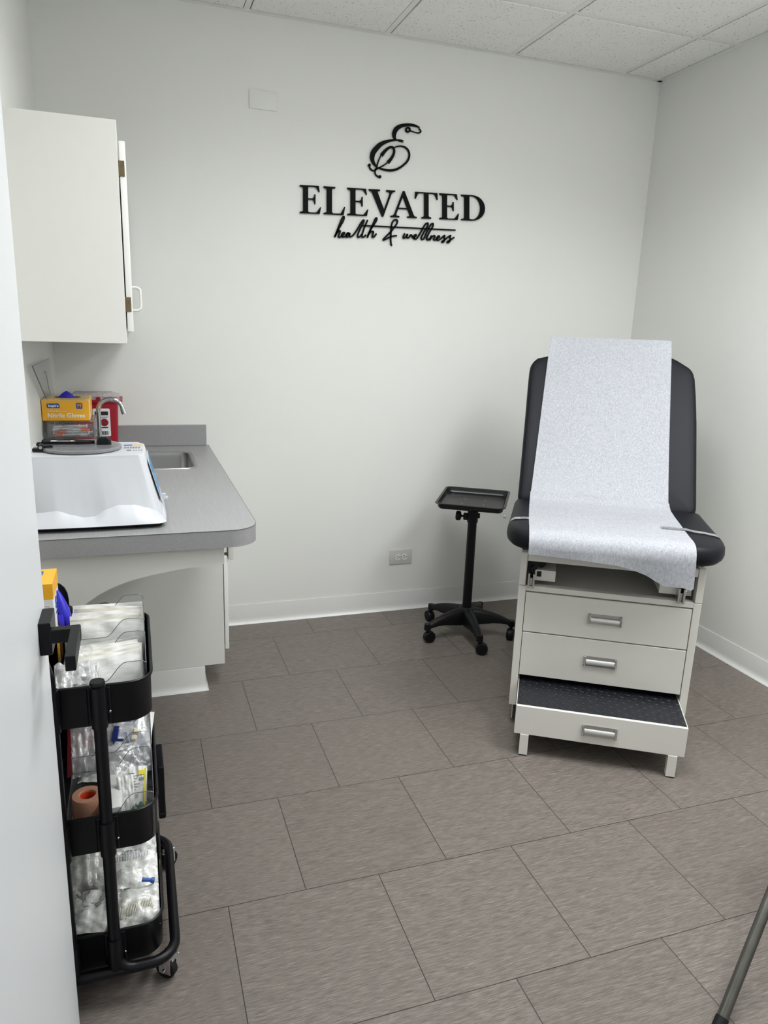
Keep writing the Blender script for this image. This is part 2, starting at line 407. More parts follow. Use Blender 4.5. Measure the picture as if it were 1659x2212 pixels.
struct('trim_2', m, M_TRIMW)

# ================================================================== WALL ITEMS
LET=[('E',[(14254,19383),(15224,19420),(15208,20585),(14247,20552)]),('L',[(15340,19424),(16343,19462),(16317,20622),(15323,20589)]),('E',[(16448,19466),(17445,19504),(17410,20659),(16421,20626)]),('V',[(17472,19505),(18749,19553),(18702,20703),(17436,20660)]),('A',[(18529,19545),(19824,19594),(19768,20739),(18485,20695)]),('T',[(19733,19590),(20885,19634),(20820,20774),(19678,20736)]),('E',[(20978,19637),(21981,19675),(21907,20811),(20912,20777)]),('D',[(22105,19680),(23359,19727),(23273,20857),(22030,20815)])]
S_health=[[(15868,18491),(16000,18817),(16131,19148),(16233,19363),(16292,19388),(16290,19285),(16211,19118),(16077,18894),(15963,18670),(15880,18503)],[(15963,18678),(16080,18779),(16128,18747),(16082,18643),(16045,18540),(16085,18499),(16164,18533),(16261,18601),(16335,18679),(16310,18720),(16240,18683),(16194,18593),(16227,18527),(16322,18533),(16409,18586),(16478,18671),(16557,18709)],[(16557,18712),(16478,18707),(16423,18638),(16417,18558),(16466,18532),(16540,18603),(16589,18696),(16568,18597),(16601,18553),(16672,18583),(16758,18647),(16952,18921),(17105,19185),(17206,19311),(17242,19296),(17205,19185),(17072,18929),(16977,18706),(16960,18595),(17009,18563),(17100,18623),(17178,18720)],[(17422,19334),(17309,19091),(17215,18831),(17168,18646),(17194,18575),(17262,18598),(17361,18689)],[(17425,18573),(17538,18854),(17690,19192),(17796,19424),(17856,19450),(17847,19356),(17750,19196),(17595,18967),(17481,18741),(17425,18573)],[(17520,18773),(17648,18862),(17718,18830),(17684,18726),(17667,18633),(17729,18612),(17866,18775)]]
S_and=[[(18654,18313),(18602,18347),(18573,18559),(18572,18817),(18574,19074),(18615,19296),(18704,19427),(18815,19450),(18871,19396),(18847,19284),(18737,19123),(18540,18888),(18341,18691),(18214,18550),(18240,18522),(18426,18623),(18630,18711),(18868,18757)]]
S_well=[[(19268,18884),(19202,18769),(19197,18687),(19256,18680),(19356,18798),(19394,18875),(19370,18751),(19407,18690),(19485,18733),(19564,18842),(19620,18809),(19684,18716),(19778,18771),(19834,18842),(19795,18873),(19730,18805),(19709,18718),(19783,18675),(19887,18723),(20083,19034),(20259,19344),(20361,19422),(20405,19392),(20370,19252),(20232,19026),(20116,18813),(20099,18719),(20153,18674),(20247,18747),(20380,19055),(20536,19346),(20630,19424),(20674,19397),(20647,19272),(20509,19046),(20393,18814),(20377,18719),(20426,18677),(20504,18746)],[(20616,18885),(20513,18653),(20628,18819),(20745,18887),(20786,18841),(20732,18732),(20778,18690),(20870,18734),(20986,18817),(21026,18876),(20965,18887),(20900,18811),(20892,18724),(20968,18691),(21084,18767),(21241,18906),(21292,18928),(21270,18855),(21302,18763),(21248,18646),(21184,18615),(21178,18656),(21303,18744),(21502,18905),(21596,18949),(21570,18876),(21598,18764),(21527,18646),(21454,18622),(21447,18663),(21565,18743),(21797,18884)]]
S_rule=[[(17168,19081),(21833,19211)]]
EMB=[[(19780,23460,31),(19592,23509,71),(19361,23526,89),(19132,23503,98),(18906,23439,122),(18728,23345,150),(18619,23226,161),(18563,23073,150),(18578,22947,118),(18652,22847,43)],[(19735,23426,31),(19815,23366,39),(19840,23289,51),(19745,23235,43),(19582,23238,30),(19349,23279,35)],[(19024,22823,20),(18909,22835,55),(18772,22836,47),(18647,22823,55),(18409,22778,79),(18141,22685,118),(17919,22559,157),(17745,22390,177),(17605,22209,181),(17554,22027,173),(17577,21872,138),(17649,21741,94),(17759,21642,51)],[(19027,22768,14),(18888,22783,20),(18750,22814,24)],[(18591,22496,43),(18714,22562,43),(18896,22597,49),(19081,22580,55),(19235,22492,59),(19318,22361,63),(19333,22223,67),(19267,22037,71),(19113,21862,71),(18889,21690,75),(18640,21576,79),(18389,21533,75),(18137,21539,67),(17908,21577,51),(17795,21576,39)],[(17991,22120,130),(18132,22297,110),(18286,22441,89),(18442,22514,75),(18558,22473,71),(18595,22348,79),(18551,22185,94),(18450,22017,106),(18313,21854,130)],[(17969,22108,39),(17874,21920,43),(17816,21757,47),(17782,21615,51),(17719,21490,51),(17711,21389,47),(17743,21293,47),(17829,21231,47),(17932,21221,47)],[(18286,21842,43),(18086,21703,47),(17908,21597,51),(17774,21525,55),(17663,21455,55),(17550,21464,51),(17469,21535,51),(17432,21631,51)],[(19313,23321,59),(19307,23285,59),(19288,23254,59),(19257,23231,59),(19221,23220,59),(19184,23223,59),(19152,23239,59),(19129,23266,59),(19121,23300,59),(19126,23335,59),(19146,23366,59),(19176,23389,59),(19213,23400,59),(19250,23397,59),(19282,23381,59),(19304,23354,59),(19313,23321,59)]]
DOTS=[(17943,21222,63),(17431,21660,59)]
U = 1e-4
def sign():
    ya, yb = -.0035, -.0105
    def quad(q):
        q = [(a*U, b*U) for a, b in q]
        return lambda u, v: tuple((1-u)*(1-v)*q[0][i]+u*(1-v)*q[1][i]+u*v*q[2][i]+(1-u)*v*q[3][i] for i in (0, 1))
    e_out = [(0, 0), (.93, 0), (1, .25), (.97, .25), (.80, .07), (.73, .045), (.44, .045), (.385, .075), (.385, .50), (.58, .50), (.66, .46), (.69, .34), (.73, .34), (.73, .70), (.69, .70), (.66, .60), (.58, .545), (.385, .545), (.385, .93), (.42, .955), (.68, .955), (.77, .94), (.90, .78), (.93, .78), (.89, 1), (0, 1), (0, .948), (.10, .93), (.15, .90), (.15, .10), (.10, .07), (0, .052)]
    l_out = [(0, 0), (.93, 0), (1, .30), (.965, .30), (.80, .06), (.74, .045), (.44, .045), (.385, .09), (.385, .90), (.42, .93), (.54, .948), (.54, 1), (0, 1), (0, .948), (.10, .93), (.145, .90), (.145, .10), (.10, .07), (0, .052)]
    v_out = [(.50, 0), (.545, 0), (.86, .86), (.92, .93), (1, .948), (1, 1), (.66, 1), (.66, .948), (.76, .93), (.795, .88), (.575, .27), (.33, .90), (.345, .93), (.42, .948), (.42, 1), (0, 1), (0, .948), (.09, .93), (.13, .86)]
    a_out = [(.47, 1), (.53, 1), (.875, .13), (.92, .06), (1, .052), (1, 0), (.63, 0), (.63, .052), (.71, .06), (.72, .11), (.645, .32), (.285, .32), (.215, .13), (.225, .065), (.33, .052), (.33, 0), (0, 0), (0, .052), (.09, .07), (.14, .13)]
    a_in = [(.305, .37), (.625, .37), (.465, .79)]
    t_out = [(.29, 0), (.71, 0), (.71, .052), (.63, .07), (.595, .10), (.595, .955), (.80, .955), (.87, .93), (.965, .74), (1, .74), (.985, 1), (.015, 1), (0, .74), (.035, .74), (.13, .93), (.20, .955), (.405, .955), (.405, .10), (.37, .07), (.29, .052)]
    do = [(0, 0), (.46, 0)]+[(.46+.54*math.sin(a*PI/12), .5-.5*math.cos(a*PI/12)) for a in range(1, 12)]+[(.46, 1), (0, 1), (0, .948), (.09, .93), (.13, .90), (.13, .10), (.09, .07), (0, .052)]
    di = [(.335, .07), (.44, .045)]+[(.44+.36*math.sin(a*PI/12), .5-.455*math.cos(a*PI/12)) for a in range(1, 12)]+[(.44, .955), (.335, .955)]
    root = thing('wall_sign', 'black raised lettering with swirl stethoscope emblem on the back wall', 'sign', (1.88, 0, 1.83))
    ob('emblem', emb(ya, yb), M_SIGN, root)
    for c, q in LET:
        f = quad(q); m = MB()
        if c in 'AD':
            o, i_ = (a_out, a_in) if c == 'A' else (do, di)
            bm = m.b; es = []
            for loop in (o, i_):
                vv = [bm.verts.new((f(*p)[0], yb, f(*p)[1])) for p in loop]
                es += [bm.edges.new((vv[k_], vv[(k_+1) % len(vv)])) for k_ in range(len(vv))]
            bmesh.ops.triangle_fill(bm, use_beauty=True, edges=es)
            r = bmesh.ops.extrude_face_region(bm, geom=bm.faces[:])
            for v in [g for g in r['geom'] if isinstance(g, bmesh.types.BMVert)]: v.co.y = ya
        else:
            o = dict(E=e_out, L=l_out, V=v_out, T=t_out)[c]; m.prism([f(*p) for p in o], 'y', yb, ya)
        ob('letter', m, M_SIGN, root)
    for nm, S in (('script_word', S_health), ('ampersand', S_and), ('script_word', S_well), ('underline', S_rule)):
        m = MB(); w = .0070 if nm != 'underline' else .0058
        for st in S: m.ribbon([(a*U, b*U, w) for a, b in st], yb, ya, 4)
        ob(nm, m, M_SIGN, root)
def emb(ya, yb):
    m = MB()
    for st in EMB: m.ribbon([(a*U, b*U, max(w*U*1.22, .0016)) for a, b, w in st], yb, ya, 5)
    for a, b, r in DOTS: m.cyl((a*U, yb, b*U), (a*U, ya, b*U), r*U*1.1)
    return m
sign()
t = thing('blank_cover_plate', 'blank painted cover plate high on the back wall, left of the sign', 'wall plate', (1.2645, 0, 2.338))
ob('plate', MB().box(1.206, 1.323, -.005, 0, 2.338, 2.412, .0022, 2), pm('plate_paint', (226, 227, 223), .5, amp=.01), t)
for x in (1.2185, 1.311): ob('screw', MB().cyl((x, -.0062, 2.375), (x, -.004, 2.375), .0028, seg=12), MW, t)
t = thing('wall_outlet', 'light double power outlet on the back wall above the baseboard', 'outlet', (1.975, 0, .255))
ob('plate', MB().box(1.913, 2.037, -.0065, 0, .255, .333, .003, 2), pm('outlet_plate', (206, 206, 202), .35, amp=.01), t)
for cx in (1.9585, 1.9955):
    r = ob('receptacle', MB().prism(rrect(cx-.0145, cx+.0145, .294-.017, .294+.017, .011), 'y', -.0085, -.006), M_TRIMW, t)
    ob('slots', MB().box(cx-.008, cx+.001, -.0092, -.0084, .298, .3006).box(cx-.007, cx+.001, -.0092, -.0084, .2872, .2898).cyl((cx+.0085, -.0092, .2935), (cx+.0085, -.0084, .2935), .0024, seg=12), M_INK, r)
ob('screw', MB().cyl((1.977, -.0078, .294), (1.977, -.006, .294), .0026, seg=12), M_STEEL, t)
tag(ob('wall_bumper', MB().ball((2.57, -.004, .483), .0055, (1, .8, 1)), M_TRIMW), 'tiny white round bumper on the back wall beside the exam chair', 'wall bumper')

# ================================================================== COUNTER SIDE
t = thing('wall_cabinet', 'white wall cabinet with bronze hinges above the grey counter', 'cabinet', (.525, -.51, 1.383))
UY = -1.02
ob('body', MB().box(XL+.001, .675, UY, -.003, 1.383, 2.003, .0012, 1), M_CAB, t)
for k_, (ya, yb) in enumerate(((-1.005, -.525), (-.505, -.02))):
    dr = ob('door', MB().box(.6785, .6965, ya, yb, 1.419, 1.953, .003, 2), M_TRIMW, t)
    hy_ = ya if k_ == 0 else yb; s_ = -1 if k_ == 0 else 1
    for hz_ in (1.878, 1.498):
        h = ob('hinge', MB().box(.676, .692, min(hy_, hy_+s_*.002), max(hy_, hy_+s_*.002), hz_-.021, hz_+.022, .0006, 1).box(.672, .6785, min(hy_, hy_-s_*.02), max(hy_, hy_-s_*.02), hz_-.021, hz_+.022), M_BRONZE, dr)
    py = yb-.035 if k_ == 0 else ya+.035
    ob('handle', MB().tube([(.6965, py, 1.566), (.714, py, 1.566), (.7235, py, 1.5605), (.7265, py, 1.551), (.7265, py, 1.502), (.7235, py, 1.4925), (.714, py, 1.487), (.6965, py, 1.487)], .0044, 12, smooth=3), M_TRIMW, dr)

BY = -.64
t = thing('base_cabinet', 'white base cabinet under the sink end of the counter', 'cabinet', (.68, -.32, 0))
ob('body', MB().box(XL+.001, .9885, BY, BY+.018, .104, .854, .0012, 1).box(.93, .9885, BY+.018, -.003, .104, .852).box(XL+.001, .93, BY+.018, -.003, .104, .13), M_CAB, t)
ob('plinth', MB().box(XL+.001, .905, BY+.001, -.003, 0, .104), M_CAB, t)
cb = cove([(XL+.02, BY), (.9055, BY), (.9055, -.003)], 'toe_cove', t); del cb['kind']
dr = ob('door', MB().box(.993, 1.009, BY+.012, -.33, .162, .560, .003, 2), M_TRIMW, t)
ob('door', MB().box(.993, 1.009, -.318, -.015, .162, .560, .003, 2), M_TRIMW, t)
dw = ob('drawer', MB().box(1.011, 1.031, BY+.004, -.02, .545, .84, .002, 2), M_CAB, t)
ob('drawer_box', MB().box(.9, 1.011, BY+.03, BY+.044, .562, .82), pm('drawer_particleboard', (128, 124, 104), .6), dw)
ob('slide', MB().box(.98, 1.008, BY+.016, BY+.030, .574, .597), M_TRIMW, dw)
# countertop with rounded free corner and a sink cut-out
def counter():
    out = [(XL+.001, -.003), (1.002, -.003)]
    for i in range(9):
        a = math.radians(-90*i/8); out.append((.922+.08*math.cos(a), -1.392+.08*math.sin(a)))
    out += [(XL+.001, -1.472)]
    hole = rrect(.572, .903, -.562, -.186, .045)
    b = bmesh.new(); es = []
    for loop in (out, hole):
        vv = [b.verts.new((p[0], p[1], .904)) for p in loop]; es += [b.edges.new((vv[k_], vv[(k_+1) % len(vv)])) for k_ in range(len(vv))]
    bmesh.ops.triangle_fill(b, use_beauty=True, edges=es)
    r = bmesh.ops.extrude_face_region(b, geom=b.faces[:])
    for v in [g for g in r['geom'] if isinstance(g, bmesh.types.BMVert)]: v.co.z = .855
    t = thing('countertop', 'grey laminate countertop with rounded corner and backsplash', 'countertop', (.69, -.74, .855))
    ob('worktop', b, M_CTR, t, ang=25)
    ob('backsplash', MB().box(XL+.016, .9935, -.019, -.001, .9045, .998, .0015, 1), M_CTR, t)
    ob('side_splash', MB().box(XL+.0005, XL+.016, -1.44, -.001, .9045, .998, .0015, 1), M_CTR, t)
    # dark seam where the top sheet meets the edge band
    e = [Vector((p[0], p[1], .9036)) for p in out[1:]]
    e = [v+Vector((.0002, -.0002, 0)) for v in e]
    ob('edge_seam', MB().tube(e, .0008, 6), pm('seam', (70, 70, 74)), t)
counter()
g = [(XL+.001, .853), (.905, .853), (.905, .802), (.87, .800), (.80, .796), (.72, .785), (.646, .769), (.58, .742), (.52, .700), (.47, .650), (.43, .590), (.40, .52), (XL+.001, .44)]
g = g[:3]+[(p.x, p.y) for p in crom([Vector(q) for q in g[2:]], 5)][1:]
tag(ob('support_bracket', MB().prism(g, 'y', -1.452, -1.434), M_CAB), 'white curved bracket panel holding up the free end of the counter', 'bracket')
t = thing('sink', 'stainless steel sink bowl set in the grey counter', 'sink', (.737, -.374, .75))
rings = []
for d_, z_ in ((.010, .9045), (.009, .9062), (-.001, .9066), (-.006, .903), (-.010, .885), (-.014, .80), (-.03, .765), (-.06, .757), (-.14, .755)):
    rings.append([(x, y, z_) for x, y in rrect(.572-d_, .903+d_, -.562-d_, -.186+d_, max(.045+d_, .02))])
ob('bowl', MB().loft(rings, cap=False), M_STEEL, t)
ob('bowl_floor', MB().prism(rrect(.70, .775, -.43, -.318, .02), 'z', .7545, .756).prism(rrect(.572+.12, .903-.12, -.562+.12, -.186-.12, .02), 'z', .7535, .7555), M_STEEL, t)
ob('drain', MB().lathe([(.042, 0), (.042, .003), (.034, .004), (.03, .001), (0, .001)], (.7375, -.374, .756)), M_CHR, t)
t = thing('faucet', 'chrome gooseneck faucet over the sink, in front of the red bin', 'faucet', (.5525, -.37, .9045))
ob('base', MB().lathe([(.026, 0), (.026, .006), (.02, .011), (.0135, .014), (.0125, .035), (.0105, .04)], (.5525, -.37, .9045)), M_CHR, t)
pts = [(.5525, -.37, .93), (.5525, -.37, 1.0), (.5525, -.37, 1.105)]
for i in range(1, 13):
    a = PI-math.radians(155)*i/12; pts.append((.598+.0455*math.cos(a), -.37, 1.105+.0455*math.sin(a)))
pts.append((pts[-1][0]+.004, -.37, pts[-1][2]-.014))
ob('spout', MB().tube(pts, .0088, 16), M_CHR, t)
e = Vector(pts[-1]); dd = (Vector(pts[-1])-Vector(pts[-2])).normalized()
ob('aerator', MB().cyl(e-dd*.002, e+dd*.018, .0108, seg=20), M_CHR, t)

# sharps bin
t = thing('sharps_bin', 'red sharps container with pale lid behind the chrome faucet', 'sharps container', (.525, -.115, .9045))
def tap(x0, x1, y0, y1, z, r=.012): return [(x, y, z) for x, y in rrect(x0, x1, y0, y1, r)]
ob('body', MB().loft([tap(.444, .6105, -.182, -.045, .9045), tap(.441, .614, -.186, -.043, .95), tap(.436, .6225, -.193, -.038, 1.128)]), M_RED, t)
ob('rim', MB().loft([tap(.430, .640, -.20, -.034, 1.118), tap(.430, .640, -.20, -.034, 1.129)]), M_RED, t)
ld = ob('lid', MB().loft([tap(.440, .628, -.196, -.038, 1.129), tap(.438, .630, -.197, -.036, 1.141), tap(.450, .600, -.180, -.05, 1.151)]), film('frosted_lid', (222, 208, 212), .62, .3), t)
for x in (.548, .610): ob('latch', MB().box(x-.008, x+.008, -.201, -.192, 1.129, 1.141, .001, 1), M_RED, ld)
F = frame((.556, -.1915, 1.035), (1, 0, 0), (0, -.03, 1))
lb = ob('sticker', MB().prism(rrect(-.033, .033, -.058, .058, .005), 'z', 0, .0006), M_CARDW, t, mat4=F)
m = MB().box(-.004, .026, .030, .046, .0006, .0010).box(-.026, -.008, .030, .046, .0006, .0010)
for k_ in range(4): m.box(-.026+.003*k_, .026-.004*k_, .0235-k_*.0045, .0250-k_*.0045, .0006, .0010)
for k_ in range(9): m.box(-.006+k_*.0032, -.0045+k_*.0032+(k_ % 3)*.0006, -.052, -.036, .0006, .0010)
m.box(-.004, .024, -.023, -.0185, .0006, .001)
ob('print', m, M_INK, lb, mat4=F)
ob('hazard_disc', MB().cyl((.010, 0, .0006), (.010, 0, .0011), .0155), M_RED, lb, mat4=F)
m = MB()
for a in (90, 210, 330):
    c = (.010+.0052*math.cos(math.radians(a)), .0052*math.sin(math.radians(a)))
    m.tube([(c[0]+.0048*math.cos(q*PI/6), c[1]+.0048*math.sin(q*PI/6), .0013) for q in range(12)], .0009, 6, closed=True)
ob('hazard_symbol', m, M_INK, lb, mat4=F)

# clear drawer organiser with syringes, glove box on top
t = thing('clear_drawer_organizer', 'clear acrylic two-drawer organizer under the yellow glove box', 'organizer', (.46, -.51, .9045))
OX0, OX1, OYn, OYf = .3915, .545, -.622, -.41
m = MB()
for z in (.9045, 1.035, 1.092): m.box(OX0, OX1, OYn, OYf, z, z+.0025)
for x in (OX0, OX1-.0025): m.box(x, x+.0025, OYn, OYf, .9045, 1.0945)
m.box(OX0, OX1, OYf-.0025, OYf, .9045, 1.0945); ob('case', m, M_CLEAR, t)
m = MB()
for z in (.9057, 1.0362, 1.0937):
    for x in (OX0, OX1): m.tube([(x, OYn, z), (x, OYf, z)], .0009, 6)
    m.tube([(OX0, OYn, z), (OX1, OYn, z)], .0009, 6)
for x in (OX0, OX1): m.tube([(x, OYn, .905), (x, OYn, 1.094)], .0009, 6)
ob('edges', m, M_EDGE, t)
for z, zh in ((.910, .12), (1.040, .048)):
    dr = ob('drawer', MB().box(OX0+.004, OX1-.004, OYn-.003, OYn, z, z+zh).box(OX0+.004, OX1-.004, OYn, OYf-.006, z, z+.0025).box(OX0+.004, OX0+.006, OYn, OYf-.006, z, z+zh*.8).box(OX1-.006, OX1-.004, OYn, OYf-.006, z, z+zh*.8), M_CLEAR, t)
    ob('knob', MB().cyl((.468, OYn-.003, z+zh*.5), (.468, OYn-.016, z+zh*.5), .006, .009), M_CLEAR, dr)
    ob('drawer_edge', MB().tube([(OX0+.004, OYn-.003, z+zh), (OX1-.004, OYn-.003, z+zh)], .0008, 6), M_EDGE, dr)
def syringe(kind):
    t = thing('syringe', 'x', 'syringe')
    ob('barrel', MB().cyl((-.035, 0, 0), (.03, 0, 0), .0032, seg=12).cyl((.028, 0, 0), (.0295, 0, 0), .007, seg=12), M_SYR, t, True)
    ob('scale', MB().box(-.03, .02, -.0034, -.0031, -.0008, .0008), M_GINK, t, True)
    ob('plunger', MB().cyl((.03, 0, 0), (.052, 0, 0), .002, seg=8).cyl((.052, 0, 0), (.054, 0, 0), .0062, seg=12), M_SYR, t, True)
    ob('cap', MB().cyl((-.060, 0, 0), (-.034, 0, 0), .0042, .0054, seg=12), M_ORANGE if kind else M_SYR, t, True)
    return t
sy0, sy1 = syringe(1), syringe(0)
first = {1: sy0, 0: sy1}; used = set()
spec = [(-.612, 1.0135, 3, 1, .474), (-.600, 1.0140, 176, 0, .462), (-.611, 1.0235, 8, 1, .486), (-.588, 1.014, 172, 1, .460), (-.598, 1.0245, -6, 0, .470), (-.576, 1.0145, 5, 1, .470), (-.61, 1.0335, 174, 1, .468), (-.585, 1.025, -4, 0, .474), (-.596, 1.035, 10, 0, .466), (-.565, 1.015, 176, 0, .472), (-.608, 1.0435, -7, 0, .47), (-.58, 1.036, 171, 1, .462)]
for y, z, a, kd, x in spec:
    M4 = Matrix.Translation((x, y, z+.034)) @ Matrix.Rotation(math.radians(a), 4, 'Z') @ Matrix.Rotation(math.radians(random.uniform(-4, 4)), 4, 'Y')
    lab = 'capped syringe with orange needle cap lying in the upper clear drawer' if kd else 'syringe with white cap lying in the upper clear drawer'
    if kd not in used: s_ = first[kd]; used.add(kd); s_.matrix_world = M4; s_['label'] = lab; s_['group'] = 'syringes in the clear drawer'
    else: s_ = dup(first[kd], M4, lab, 'syringes in the clear drawer')

def glove_box(root, W_, D_, H_, face):
    """box lying flat: x width, y depth, z height, printed front at -y, opening on top"""
    ob('carton', MB().box(-W_/2, W_/2, -D_/2, D_/2, 0, H_, .0012, 1), M_YEL, root, True)
    return root
t = thing('glove_box', 'yellow glove box lying on the clear organizer by the wall', 'glove box', (.4545, -.50, 1.0955))
ob('carton', MB().box(-.078, .078, -.100, .100, 0, .0725, .0012, 1), M_YEL, t, True)
ob('top_panel', MB().box(-.0765, .0765, -.0985, .0985, .0724, .0731), M_TAN, t, True)
ob('top_strip', MB().box(-.0765, .0765, -.0985, -.066, .0730, .0736), M_CARDW, t, True)
m = MB()
for i in range(14): m.box(-.02+i*.0062, -.0165+i*.0062, -.083-(i % 3)*.002, -.074, .0736, .0738)
ob('top_print', m, M_GINK, t, True)
m = MB()
for i in range(10): m.box(.0781, .0784, -.092, -.088, .010+i*.0056, .013+i*.0056)
ob('side_print', m, M_GINK, t, True)
ob('side_panel', MB().box(.0778, .0781, -.0985, -.045, .001, .0715), M_CARDW, t, True)
ob('opening', MB().prism([(.045*math.cos(a*PI/12), .012+.028*math.sin(a*PI/12)) for a in range(24)], 'z', .0731, .0738), M_DARK, t, True)
fy = -.1003
FR = frame((0, fy, 0), (1, 0, 0), (0, 0, 1))
ob('brand_badge', MB().prism([(-.058, .045), (-.020, .045), (-.018, .050), (-.020, .058), (-.024, .062), (-.058, .062), (-.061, .059), (-.061, .048)], 'z', 0, .0004), M_BLUE, t, True, mat4=FR)
ob('size_badge', MB().prism(rrect(.035, .056, .043, .064, .003), 'z', 0, .0004), M_BLUE, t, True, mat4=FR)
def put(mb, x, y, h=.0005): mb.b.transform(Matrix.Translation((x, y, h))); return mb
ob('lettering', put(text_mb('Nitrile Gloves', .0215, bold=.0005), .001, .0185), M_WINK, t, True, mat4=FR)
ob('lettering', put(text_mb('Medical Examination', .0072), -.026, .0345), M_WINK, t, True, mat4=FR.copy())
ob('lettering', put(text_mb('Inspire', .0125, bold=.0002), -.0395, .0535, .0007), M_WINK, t, True, mat4=FR.copy())
ob('lettering', put(text_mb('M', .0165, bold=.0006), .0455, .0535, .0007), M_ORINK, t, True, mat4=FR.copy())
def glove(P, rad, nm='glove', label='', cat='glove', flat=(1, 1, 1)):
    return tag(ob(nm, MB().tube(P, rad, 12, smooth=0), M_NITR), label, cat)
m = MB().loft([[(.030*q*math.cos(a*PI/6)*(1+.1*math.sin(3*a)), .012*q*math.sin(a*PI/6), z) for a in range(12)] for q, z in ((1, 0), (.95, .006), (.6, .016), (.3, .022), (.05, .026))])
o = tag(ob('nitrile_glove', m, M_NITR, mat4=Matrix.Translation((.452, -.49, 1.165))), 'blue nitrile glove poking out of the box on the organizer', 'glove')
# leaning acrylic sheet
P4 = [Vector((.3915, -.889, 1.303)), Vector((.3915, -.39, 1.303)), Vector((.3915, -.28, 1.10)), Vector((.3915, -.407, 1.10))]
b = bmesh.new(); A = [b.verts.new(p) for p in P4]; B = [b.verts.new(p+Vector((.003, 0, 0))) for p in P4]
b.faces.new(A); b.faces.new(B[::-1])
for i in range(4): b.faces.new((A[i], B[i], B[(i+1) % 4], A[(i+1) % 4]))
t = thing('acrylic_panel', 'clear acrylic panel propped against the left wall behind the glove box', 'panel', (.392, -.4, 1.10))
ob('panel_sheet', b, M_CLEAR, t)
ob('panel_edge', MB().tube([P4[1], P4[0]], .0010, 6).tube([P4[0], P4[3]], .0021, 6), M_EDGE, t)
ob('panel_hook', MB().tube([(.395, -.60, 1.262), (.395, -.575, 1.268), (.395, -.548, 1.258), (.395, -.50, 1.20), (.395, -.46, 1.175)], .0009, 6, smooth=4), M_EDGE, t)

# centrifuge
t = thing('centrifuge', 'white benchtop centrifuge with grey round lid on the counter', 'centrifuge', (.57, -1.22, .9045))
def cent():
    x0b, x1b, x0t, x1t = .392, .757, .404, .708
    yb0, yt0, ybf, ytf = -1.412, -1.338, -1.03, -1.10
    zb, zt = .918, 1.092
    NX, NZ = 90, 30
    NL = 7
    def side(s_, j):    # near side outline, s_ 0..1 along x, row j: rows below NL follow the scalloped flare
        h = j/NZ if j > NL else j/NZ
        x0 = x0b+(x0t-x0b)*h; x1 = x1b+(x1t-x1b)*h-.006*math.sin(h*PI)*0
        x = x0+(x1-x0)*s_
        # scalloped lower flare
        xb = x0b+(x1b-x0b)*s_
        sp = [(.392, .945), (.437, .952), (.48, .957), (.52, .944), (.548, .936), (.575, .938), (.61, .957), (.64, .966), (.68, .964), (.72, .953), (.745, .940), (.757, .925)]
        for a, c in zip(sp, sp[1:]):
            if a[0] <= xb <= c[0]: q = (xb-a[0])/(c[0]-a[0]); q = q*q*(3-2*q)*.5+q*.5; sz = a[1]+(c[1]-a[1])*q; break
        else: sz = .94
        bow = .020*(1-(2*s_-1)**2)            # the whole flank bulges towards the middle
        crease = 0
        xf = xb
        if xf > .612: crease = -.010*min(1, (xf-.612)/.13)
        elif xf < .475: crease = -.008*min(1, (.475-xf)/.06)
        ylow = yb0-bow*.35
        yk = yb0+.034-bow*.2-crease*1.2        # depth at the top of the flare
        ytop = yt0-bow*.2-crease*.2
        if j <= NL: q = j/NL; z = zb+(sz-zb)*q; y = ylow+(yk-ylow)*q**1.2
        else: q = (j-NL)/(NZ-NL); z = sz+(zt-sz)*q; y = yk+(ytop-yk)*q
        ex = max(0, s_-.94)/.06; y += .018*ex*ex; ex = max(0, .03-s_)/.03; y += .012*ex*ex
        return Vector((x, y, z))
    rings = []
    for j in range(NZ+1):
        z = zb+(zt-zb)*j/NZ; h = j/NZ; r = [side(i/NX, j) for i in range(NX+1)]
        x1 = r[-1].x; x0 = r[0].x; yf = ybf+(ytf-ybf)*h
        r += [Vector((x1+.003*math.sin(PI*q/6), r[NX].y+(yf-r[NX].y)*q/6, z)) for q in range(1, 6)]
        r += [Vector((x1-.015, yf, z)), Vector(((x0+x1)/2, yf+.004, z)), Vector((x0+.01, yf, z)), Vector((x0, yf-.012, z))]
        rings.append(r)
    top = rings[-1]; c = sum(top, Vector())/len(top)
    for sc_, dz in ((.988, .0022), (.965, .0034), (.90, .0038)):
        rings.append([Vector((c.x+(p.x-c.x)*sc_, c.y+(p.y-c.y)*sc_, zt+dz)) for p in top])
    return MB().loft([[tuple(p) for p in r] for r in rings])
ob('housing', cent(), M_CENT, t, ang=14)
m = MB().box(.40, .745, -1.405, -1.05, .9085, .9195, .003, 1)
ob('base_pan', m, M_BLACK, t)
for x in (.42, .715):
    for y in (-1.375, -1.07): ob('foot', MB().cyl((x, y, .9045), (x, y, .912), .014, .011), M_RUB, t)
LC = (.540, -1.222)
ob('lid_seal', MB().cyl((LC[0], LC[1], 1.0945), (LC[0], LC[1], 1.0985), .099, seg=48), M_BLACK, t)
ld = ob('lid', MB().lathe([(.106, 0), (.1075, .002), (.1075, .007), (.104, .0095), (.09, .0105), (0, .0105)], (LC[0], LC[1], 1.098), seg=56), M_LID, t, ang=25)
rot = Matrix.Translation((.505, -1.20, 1.1085)) @ Matrix.Rotation(math.radians(-6), 4, 'Z')
ob('hinge_arm', MB().prism([(-.065, -.018), (.03, -.019), (.058, -.014), (.07, -.004), (.07, .006), (.055, .015), (.02, .021), (-.065, .02)], 'z', 0, .008), M_BLACK, ld, mat4=rot)
st_ = ob('arm_sticker', MB().prism([(-.045, -.014), (.0, -.014), (.02, -.010), (.012, -.002), (-.045, -.002)], 'z', .008, .0086), M_WINK, ld, mat4=rot.copy())
m = MB()
